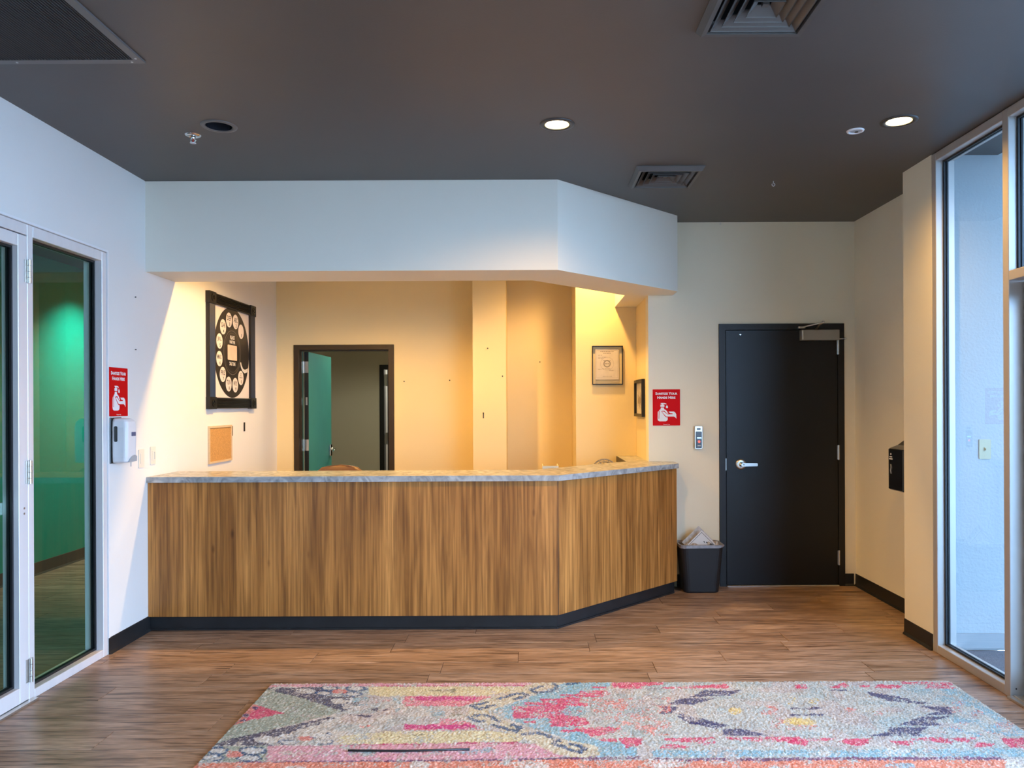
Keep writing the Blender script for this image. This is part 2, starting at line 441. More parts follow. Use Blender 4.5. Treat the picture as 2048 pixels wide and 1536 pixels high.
cm.build('ceiling', 'ceiling_paint', None, 'flat dark grey painted lobby ceiling', 'ceiling', **S_)
MB().box(-2.70, 2.85, -2.5, 7.95, 3.30, 3.36).build('ceiling_deck', 'duct_dark', None, 'dark deck above the lobby ceiling openings', 'ceiling', **S_)
MB().prism([(XL, 5.58), (.015, 5.58), (.778, 6.36), (.778, 7.12), (.416, 7.12), (.416, 7.80), (XL, 7.80)], 3.000, 3.014).build('ceiling_staff', 'ceiling_cream', None, 'cream ceiling hidden behind the soffit', 'ceiling', **S_)

# left wall with the storefront opening Y 2.86..4.68, z 0..2.445
w = MB().box(-2.715, XL, -2.5, 2.86, 0, 3.3).box(-2.715, XL, 4.680, 8.7, 0, 3.3).box(-2.715, XL, 2.86, 4.680, 2.445, 3.3)
w.build('wall_left', 'wall_paint', None, 'white painted left wall above and beside the glass door', 'wall', **S_)
# rear wall behind the camera
MB().box(-4.6, 2.85, -2.62, -2.5, 0, 3.3).build('wall_rear', 'beige_paint', None, 'white wall at the rear of the lobby', 'wall', **S_)
# right wall: pilaster and recess beyond the glazing
MB().prism([(XR, 4.682), (XR, 5.040), (2.685, 5.040), (2.685, 6.52), (2.85, 6.52), (2.85, 4.86), (2.556, 4.86), (2.556, 4.682)], 0, 3.3).build('wall_right', 'beige_paint', None, 'beige right wall stepping back beside the black door', 'wall', **S_)
# far wall with the black door, opening X 1.557..2.594, z 0..2.173
w = MB().box(.974, 1.557, 6.38, 6.52, 0, 3.3).box(2.594, 2.685, 6.38, 6.52, 0, 3.3).box(1.557, 2.594, 6.38, 6.52, 2.173, 3.3)
w.build('wall_far', 'beige_paint', None, 'beige far wall around the black door', 'wall', **S_)
MB().box(1.3, 2.85, 7.0, 7.1, 0, 2.6).build('wall_beyond', 'duct_dark', None, 'dark wall beyond the closed black door', 'wall', **S_)
MB().box(.974, 1.10, 6.521, 7.20, 0, 3.3).build('wall_alcove_side', 'cream_lamplit_paint', None, 'cream side wall of the staff alcove', 'wall', **S_)
MB().box(.416, .973, 7.12, 7.20, 0, 3.3).build('wall_alcove', 'cream_lamplit_paint', None, 'cream back wall of the staff alcove with the certificate', 'wall', **S_)
MB().box(.416, .50, 7.201, 7.92, 0, 3.3).build('wall_partition', 'cream_lamplit_paint', None, 'narrow return wall beside the staff alcove', 'wall', **S_)
w = MB().box(XL, -2.400, 7.80, 7.92, 0, 3.3).box(-1.385, .415, 7.80, 7.92, 0, 3.3).box(-2.400, -1.385, 7.80, 7.92, 2.13, 3.3)
w.build('wall_back', 'cream_lamplit_paint', None, 'warm lit back wall of the staff area with an open door', 'wall', **S_)
MB().box(-.556, -.237, 7.38, 7.799, 0, 2.999).build('wall_column', 'cream_lamplit_paint', None, 'bright square column on the back wall', 'column', **S_)
# soffit over the counter
SOF = [(XL, 5.152), (.184, 5.152), (1.175, 6.149), (1.175, 6.379), (.973, 6.379), (.973, 7.119), (.778, 7.119), (.778, 6.36), (.015, 5.58), (XL, 5.58)]
MB().prism(SOF, 2.410, ZC - .001).build('wall_soffit', 'soffit_paint', None, 'white dropped soffit turning at an angle above the counter', 'soffit', **S_)

# vinyl cove base: upright strip with a small toe
def cove(name, runs, label, mat='vinyl_base', h=.10):
    m = MB()
    for (x0, y0), (x1, y1), (nx, ny) in runs:
        prof = [(0, 0), (.016, 0), (.011, .008), (.005, .016), (.004, h - .004), (.002, h), (0, h)]
        a = [(x0 + nx * d, y0 + ny * d, z + .0005) for d, z in prof]; b = [(x1 + nx * d, y1 + ny * d, z + .0005) for d, z in prof]
        m.loft([a, b])
    return m.build(name, mat, None, label, 'baseboard', **S_)
cove('baseboard_left', [((XL, 4.682), (XL, 5.183), (1, 0))], 'black vinyl baseboard between the glass door and the counter')
cove('baseboard_far', [((1.20, 6.38), (1.556, 6.38), (0, -1)), ((2.595, 6.38), (2.668, 6.38), (0, -1))], 'black vinyl baseboard beside the black door')
cove('baseboard_right', [((2.685, 5.041), (2.685, 6.379), (-1, 0)), ((XR, 4.684), (XR, 5.040), (-1, 0))], 'black vinyl baseboard along the stepped right wall')

# green room beyond the left glazing
MB().box(-4.60, -4.45, 1.4, 8.7, 0, 3.3).build('wall_green', 'green_paint', None, 'bright green wall of the room behind the glass door', 'wall', **S_)
MB().box(-4.45, -2.716, 8.6, 8.7, 0, 3.3).build('wall_green_end', 'green_paint', None, 'green end wall of the room behind the glass', 'wall', **S_)
MB().box(-4.45, -2.716, 1.4, 1.5, 0, 3.3).build('wall_green_near', 'wall_paint', None, 'white near wall of the room behind the glass', 'wall', **S_)
MB().box(-4.45, -2.716, 1.5, 8.6, 2.88, 2.94).build('ceiling_green_room', 'ceiling_paint', None, 'dark ceiling of the green room', 'ceiling', **S_)
cove('baseboard_green', [((-4.45, 1.5), (-4.45, 8.6), (1, 0))], 'brown baseboard along the green wall', 'brown_base', .115)

# hall behind the staff door
MB().box(-2.7, -.5, 7.92, 8.70, -.05, 0).box(-3.8, -.5, 8.7005, 13.6, -.05, 0).build('floor_hall', 'plank_wood', None, 'dim floor of the hall behind the staff door', 'floor', **S_)
MB().box(-2.7, -.5, 7.92, 8.70, 2.70, 2.80).box(-3.8, -.5, 8.7005, 13.6, 2.70, 2.80).build('ceiling_hall', 'ceiling_cream', None, 'ceiling of the hall behind the staff door', 'ceiling', **S_)
w = MB().box(-3.7, -2.28, 11.60, 11.72, 0, 2.7).box(-1.26, -.62, 11.60, 11.72, 0, 2.7).box(-2.28, -1.26, 11.60, 11.72, 2.13, 2.7)
w.build('wall_hall_far', 'hall_paint', None, 'dim grey wall at the end of the back hall', 'wall', **S_)
MB().box(-3.8, -3.7, 8.71, 13.6, 0, 2.7).box(-3.8, -2.714, 8.701, 8.75, 0, 2.7).box(-2.714, -2.6, 7.921, 8.709, 0, 2.7).build('wall_hall_left', 'hall_paint', None, 'left wall of the back hall', 'wall', **S_)
MB().box(-.62, -.5, 7.921, 13.6, 0, 2.7).build('wall_hall_right', 'hall_paint', None, 'right wall of the back hall', 'wall', **S_)
MB().box(-3.7, -.62, 13.45, 13.6, 0, 2.7).build('wall_hall_room', 'ceiling_cream', None, 'pale wall of the room past the hall door', 'wall', **S_)

# vestibule on the right, the ground outside
MB().box(2.557, 3.95, 4.69, 4.85, 0, 3.10).build('wall_vestibule', 'vestibule_paint', None, 'textured pale wall of the entry vestibule behind glass', 'wall', **S_)
MB().box(2.557, 3.95, 4.675, 4.689, .014, .105).build('baseboard_vestibule', 'vestibule_base', None, 'pale baseboard in the entry vestibule', 'baseboard', **S_)
MB().box(2.557, 3.95, 2.85, 4.69, 3.03, 3.10).build('ceiling_vestibule', 'soffit_paint', None, 'white ceiling of the entry vestibule', 'ceiling', **S_)
MB().box(3.955, 6.6, 2.7, 5.4, 3.06, 3.20).build('sky_blocker', 'soffit_paint', None, 'added unseen slab cutting the sky light at the vestibule', 'sky_blocker', **S_)  # added out of view to cut the sky light into the vestibule
MB().box(2.556, 40, -30, 4.69, -.20, -.012).build('ground', 'asphalt', None, 'grey paving outside the entrance', 'ground', **S_)
MB().box(2.60, 3.94, 2.95, 4.660, -.012, .006).build('entry_mat', 'mat_carpet', None, 'dark grey speckled mat on the vestibule floor', 'mat')

# ---- aluminium glazing. X a..b is the frame depth; a pane with a black gasket sits in the middle
def bay(root, xa, xb, y0, y1, z0, z1, gmat, gas=True):
    xm = (xa + xb) / 2; t = .012
    if gas:
        g = MB()
        for q in ((xm - .014, xm - .0035), (xm + .0035, xm + .014)):
            g.box(q[0], q[1], y0, y0 + t, z0, z1).box(q[0], q[1], y1 - t, y1, z0, z1).box(q[0], q[1], y0 + t, y1 - t, z0, z0 + t).box(q[0], q[1], y0 + t, y1 - t, z1 - t, z1)
        g.build('gasket', 'gasket', root)
    MB().add([(xm, y0, z0), (xm, y1, z0), (xm, y1, z1), (xm, y0, z1)], [(0, 1, 2, 3)]).build('pane', gmat, root, fix=False)
def bars(root, mat, *specs):
    for nm, bx in specs: MB().bbox(*bx, w=.0025, seg=1).build(nm, mat, root)

# left storefront: fixed sidelight and glass door
LA, LB = -2.690, -2.577
w1 = thing('window_1', (-2.633, 4.3, 0), 'tall fixed glass sidelight in an aluminium frame beside the left glass door', 'window', kind='structure')
bars(w1, 'aluminium', ('jamb', (LA, LB, 4.632, 4.678, 0, 2.443)), ('mullion', (LA, LB, 3.945, 3.990, 0, 2.443)), ('head', (LA, LB, 3.990, 4.632, 2.385, 2.443)), ('sill', (LA, LB, 3.990, 4.632, 0, .046)))
MB().box(-2.578, -2.570, 4.679, 4.692, .10, 2.458).box(-2.578, -2.570, 2.85, 4.679, 2.446, 2.458).build('edge_trim', 'print_white', w1)
bay(w1, LA, LB, 3.990, 4.632, .046, 2.385, 'glass_green')
d1 = thing('door_1', (-2.633, 3.4, 0), 'aluminium framed glass door on the left opening to the green room', 'door', kind='structure')
bars(d1, 'aluminium', ('stile', (LA + .030, LB + .002, 3.870, 3.940, .012, 2.380)), ('stile', (LA + .030, LB + .002, 2.912, 2.982, .012, 2.380)), ('top_rail', (LA + .030, LB + .002, 2.982, 3.870, 2.318, 2.380)), ('bottom_rail', (LA + .030, LB + .002, 2.982, 3.870, .012, .092)),
     ('head', (LA, LB, 2.862, 3.944, 2.386, 2.443)), ('jamb', (LA, LB, 2.862, 2.908, 0, 2.385)))
bay(d1, LA + .030, LB + .002, 2.982, 3.870, .092, 2.318, 'glass_green')
pb = MB().bbox(LA - .060, LA - .025, 2.93, 3.865, .955, 1.035, w=.006).box(LA - .024, LA + .0295, 3.86, 3.90, .965, 1.025).box(LA - .024, LA + .0295, 2.93, 2.97, .965, 1.025)
pb.build('push_bar', 'aluminium', d1, 'silver push bar')
MB().box(-2.70, -2.545, 2.915, 3.975, 0, .010).build('threshold', 'threshold', d1)
for z in (2.20, 1.173, .16):
    h = MB()
    for j in range(4): h.lathe(Pl((LB + .012, 3.9425, z - .06 + j * .0305), (1, 0, 0), (0, 1, 0)), [(0, 0), (.009, 0), (.009, .0285), (0, .0285)], 12, False)
    h.box(LB + .002, LB + .0065, 3.915, 3.9415, z - .058, z + .058).box(LB + .0005, LB + .0065, 3.9455, 3.968, z - .058, z + .058)
    h.build('hinge', 'steel', d1)
for z in (.965, .992):
    MB().disc(Pl((LB + .002, 3.908, z), (0, 1, 0), (0, 0, 1)), 0, 0, .0055, 0, .002, 12).build('screw', 'steel', d1)

# right storefront
RA, RB = 2.441, 2.555
w2 = thing('window_2', (2.5, 4.3, 0), 'tall fixed window beside the pilaster looking into the vestibule', 'window', kind='structure')
bars(w2, 'aluminium_shaded', ('jamb', (RA, RB, 4.634, 4.680, 0, 3.013)), ('mullion', (RA, RB, 3.930, 3.980, 0, 3.013)), ('head', (RA, RB, 3.980, 4.634, 2.965, 3.013)), ('sill', (RA, RB, 3.980, 4.634, 0, .050)))
bay(w2, RA, RB, 3.980, 4.634, .050, 2.965, 'glass_clear')
MB().disc(Pl((2.470, 3.9298, .045), (1, 0, 0), (0, 0, 1)), 0, 0, .004, 0, .001, 10).build('screw', 'gasket', w2)
w3 = thing('window_3', (2.5, 3.4, 2.13), 'transom window over the entry door at the right edge', 'window', kind='structure')
bars(w3, 'aluminium_shaded', ('transom_bar', (RA, RB, 2.950, 3.930, 2.130, 2.180)), ('head', (RA, RB, 2.950, 3.930, 2.965, 3.013)))
bay(w3, RA, RB, 2.950, 3.930, 2.180, 2.965, 'glass_clear')
d2 = thing('door_2', (2.5, 3.4, 0), 'aluminium framed glass entry door at the right edge', 'door', kind='structure')
bars(d2, 'aluminium_shaded', ('stile', (RA + .072, RB - .002, 3.868, 3.926, .014, 2.124)), ('stile', (RA + .072, RB - .002, 2.954, 3.012, .014, 2.124)), ('top_rail', (RA + .072, RB - .002, 3.012, 3.868, 2.060, 2.124)), ('bottom_rail', (RA + .072, RB - .002, 3.012, 3.868, .014, .12)))
bay(d2, RA + .072, RB - .002, 3.012, 3.868, .12, 2.060, 'glass_clear')
MB().box(RA - .02, RB + .03, 2.954, 3.926, 0, .012).box(RA + .01, RA + .02, 2.954, 3.926, .012, .016).box(RA + .06, RA + .07, 2.954, 3.926, .012, .016).build('threshold', 'threshold', d2)
ys = [2.95, 1.85, .75, -.35, -1.45, -2.48]
for i in range(5):
    ya, yb = ys[i + 1], ys[i]
    wn = thing('window_%d' % (i + 4), (2.5, (ya + yb) / 2, 0), 'tall shopfront window, number %s toward the rear of the lobby' % ['one', 'two', 'three', 'four', 'five'][i], 'window', kind='structure')
    bars(wn, 'aluminium_shaded', ('mullion', (RA, RB, yb - .05, yb - .0005, 0, 3.013)), ('head', (RA, RB, ya, yb - .05, 2.965, 3.013)), ('sill', (RA, RB, ya, yb - .05, 0, .050)))
    bay(wn, RA, RB, ya, yb - .05, .050, 2.965, 'glass_clear', False)
# outer face of the vestibule
wv = thing('window_9', (3.92, 3.3, 0), 'outer glazing of the entry vestibule', 'window', kind='structure')
bars(wv, 'aluminium_shaded', ('mullion', (3.88, 3.95, 4.63, 4.688, 0, 3.03)), ('mullion', (3.88, 3.95, 3.70, 3.75, 0, 3.03)), ('mullion', (3.88, 3.95, 2.85, 2.90, 0, 3.03)), ('head', (3.88, 3.95, 2.90, 4.63, 2.97, 3.03)), ('sill', (3.88, 3.95, 2.90, 4.63, 0, .05)), ('mid_rail', (3.88, 3.95, 3.75, 4.63, .98, 1.06)))
bay(wv, 3.88, 3.95, 2.90, 4.63, .05, 2.97, 'glass_dimming', False)
MB().add([(2.556, 2.87, 0), (3.88, 2.87, 0), (3.88, 2.87, 3.03), (2.556, 2.87, 3.03)], [(0, 1, 2, 3)]).build('side_pane', 'glass_dimming', wv, fix=False)

# ---- black door in the far wall
d3 = thing('door_3', (2.07, 6.38, 0), 'black flush door with silver lever handle and closer', 'door', kind='structure')
YF = 6.38
fr = MB().box(1.558, 1.610, YF - .012, YF + .10, 0, 2.172).box(2.541, 2.593, YF - .012, YF + .10, 0, 2.172).box(1.610, 2.541, YF - .012, YF + .10, 2.122, 2.172)
fr.box(1.610, 1.622, YF + .036, YF + .10, 0, 2.122).box(2.529, 2.541, YF + .036, YF + .10, 0, 2.122).box(1.622, 2.529, YF + .036, YF + .10, 2.110, 2.122)
fr.build('frame', 'black_frame', d3)
MB().bbox(1.614, 2.537, YF - .010, YF + .034, .012, 2.118, w=.002, seg=1).build('leaf', 'black_door', d3)
MB().bbox(1.612, 2.539, YF - .030, YF + .06, 0, .010, w=.003, seg=1).build('threshold', 'threshold', d3)
pd = Pl((0, YF - .010, 0), (1, 0, 0), (0, 0, 1))            # door face; normal points to the room (-Y)
hb = MB().lathe(Pl((1.733, YF - .010, 1.010), (1, 0, 0), (0, 0, 1)), [(0, .012), (.030, .012), (.041, .009), (.044, 0)], 36)
rose = hb.build('rosette', 'steel', d3)
MB().lathe(Pl((1.733, YF - .0101, 1.010), (1, 0, 0), (0, 0, 1)), [(.018, .012), (.018, .024), (.013, .026), (.013, .058), (0, .058)], 24).build('spindle', 'steel', d3)
MB().loft([[pd.p(x, z, d) for z, d in ((1.010 - h, .046), (1.010 + h, .046), (1.010 + h, .062), (1.010 - h, .062))] for x, h in ((1.722, .010), (1.735, .014), (1.80, .013), (1.850, .012), (1.856, .009))]).build('lever', 'steel', d3)
MB().disc(pd, 1.742, 1.010, .0045, .0622, .0635, 12).build('key_slot', 'gasket', d3)
MB().box(1.6085, 1.6125, YF - .0135, YF - .0122, .96, 1.06).build('strike_plate', 'steel', d3)
for z in (1.975, 1.105, .235):
    h = MB()
    for j in range(5): h.lathe(Pl((2.540, YF - .017, z - .060 + j * .0243), (1, 0, 0), (0, 1, 0)), [(0, 0), (.0075, 0), (.0075, .0228), (0, .0228)], 12, False)
    h.box(2.530, 2.550, YF - .0145, YF - .0122, z - .058, z + .058)
    h.build('hinge', 'steel', d3)
st = MB().tube([(2.488, YF - .04, 2.040), (2.540, YF - .018, 2.042), (2.592, YF - .034, 2.044)], .0035, 8).lathe(Pl((2.486, YF - .03, 2.040), (1, 0, 0), (0, 0, 1)), [(0, 0), (.009, 0), (.009, .016), (0, .016)], 12).lathe(Pl((2.590, YF - .026, 2.044), (1, 0, 0), (0, 0, 1)), [(0, 0), (.009, 0), (.009, .016), (0, .016)], 12)
st.build('hinge_stop', 'chrome', d3)
cl = MB().bbox(2.222, 2.534, YF - .068, YF - .0105, 2.030, 2.116, w=.004)
clo = cl.build('closer_body', 'closer_paint', d3)
MB().bbox(2.224, 2.238, YF - .074, YF - .0682, 2.036, 2.112, w=.002, seg=1).build('closer_cap', 'steel', clo)
ar = MB().tube([(2.345, YF - .045, 2.118), (2.360, YF - .10, 2.158), (2.372, YF - .14, 2.168)], .008, 8).tube([(2.372, YF - .14, 2.168), (2.30, YF - .08, 2.152), (2.225, YF - .03, 2.136)], .006, 8)
ar.lathe(Pl((2.372, YF - .14, 2.160), (1, 0, 0), (0, 1, 0)), [(0, 0), (.012, 0), (.012, .018), (0, .018)], 14).bbox(2.205, 2.262, YF - .045, YF - .0125, 2.128, 2.146, w=.003, seg=1)
ar.build('closer_arm', 'steel', d3)
dv = MB().disc(pd, 1.733, 2.083, .013, .0005, .005, 16).build('door_viewer', 'black_plastic', d3)
MB().disc(pd, 1.733, 2.082, .006, .0051, .0062, 12, .004).build('lens', 'chrome', dv)  # chrome dot put in as the glint on the viewer

# ---- staff door in the back wall, standing open
d4 = thing('door_4', (-1.89, 7.86, 0), 'teal door standing open in a dark frame behind the counter', 'door', kind='structure')
YB = 7.80
fr = MB().box(-2.399, -2.347, YB - .012, YB + .119, 0, 2.129).box(-1.438, -1.386, YB - .012, YB + .119, 0, 2.129).box(-2.347, -1.438, YB - .012, YB + .119, 2.078, 2.129)
fr.box(-2.347, -2.335, YB + .03, YB + .075, 0, 2.078).box(-1.450, -1.438, YB + .03, YB + .075, 0, 2.078).box(-2.335, -1.450, YB + .03, YB + .075, 2.066, 2.078)
fr.build('frame', 'brown_frame', d4)
MB().box(-2.346, -2.341, YB + .076, YB + .118, .01, 2.07).build('rebate_strip', 'teal_door', d4)
lf = MB().bbox(-2.330, -2.287, YB + .125, YB + 1.02, .01, 2.068, w=.002, seg=1).build('leaf', 'teal_door', d4)
MB().box(-2.3295, -2.2875, YB + .1235, YB + .1248, .012, 2.066).build('edge_plate', 'black_frame', lf)
for z in (1.91, 1.108, .30):
    MB().box(-2.345, -2.289, YB + .1215, YB + .1232, z - .058, z + .058).lathe(Pl((-2.340, YB + .1205, z - .060), (1, 0, 0), (0, 1, 0)), [(0, 0), (.0065, 0), (.0065, .12), (0, .12)], 12, False).build('hinge', 'steel', d4)
MB().box(-2.318, -2.300, YB + .1215, YB + .1234, 1.52, 1.60).build('latch', 'steel', d4)
hx = -2.287
MB().bbox(hx + .0005, hx + .020, YB + .905, YB + .975, .945, 1.075, w=.006).build('lock_plate', 'chrome', lf)
MB().tube([(hx + .02, YB + .94, 1.02), (hx + .065, YB + .94, 1.02), (hx + .07, YB + .90, 1.015), (hx + .07, YB + .83, 1.01)], .010, 10).lathe(Pl((hx + .0201, YB + .94, 1.02), (0, 1, 0), (0, 0, 1)), [(.02, 0), (.02, .02), (0, .02)], 16).build('lever', 'chrome', lf)
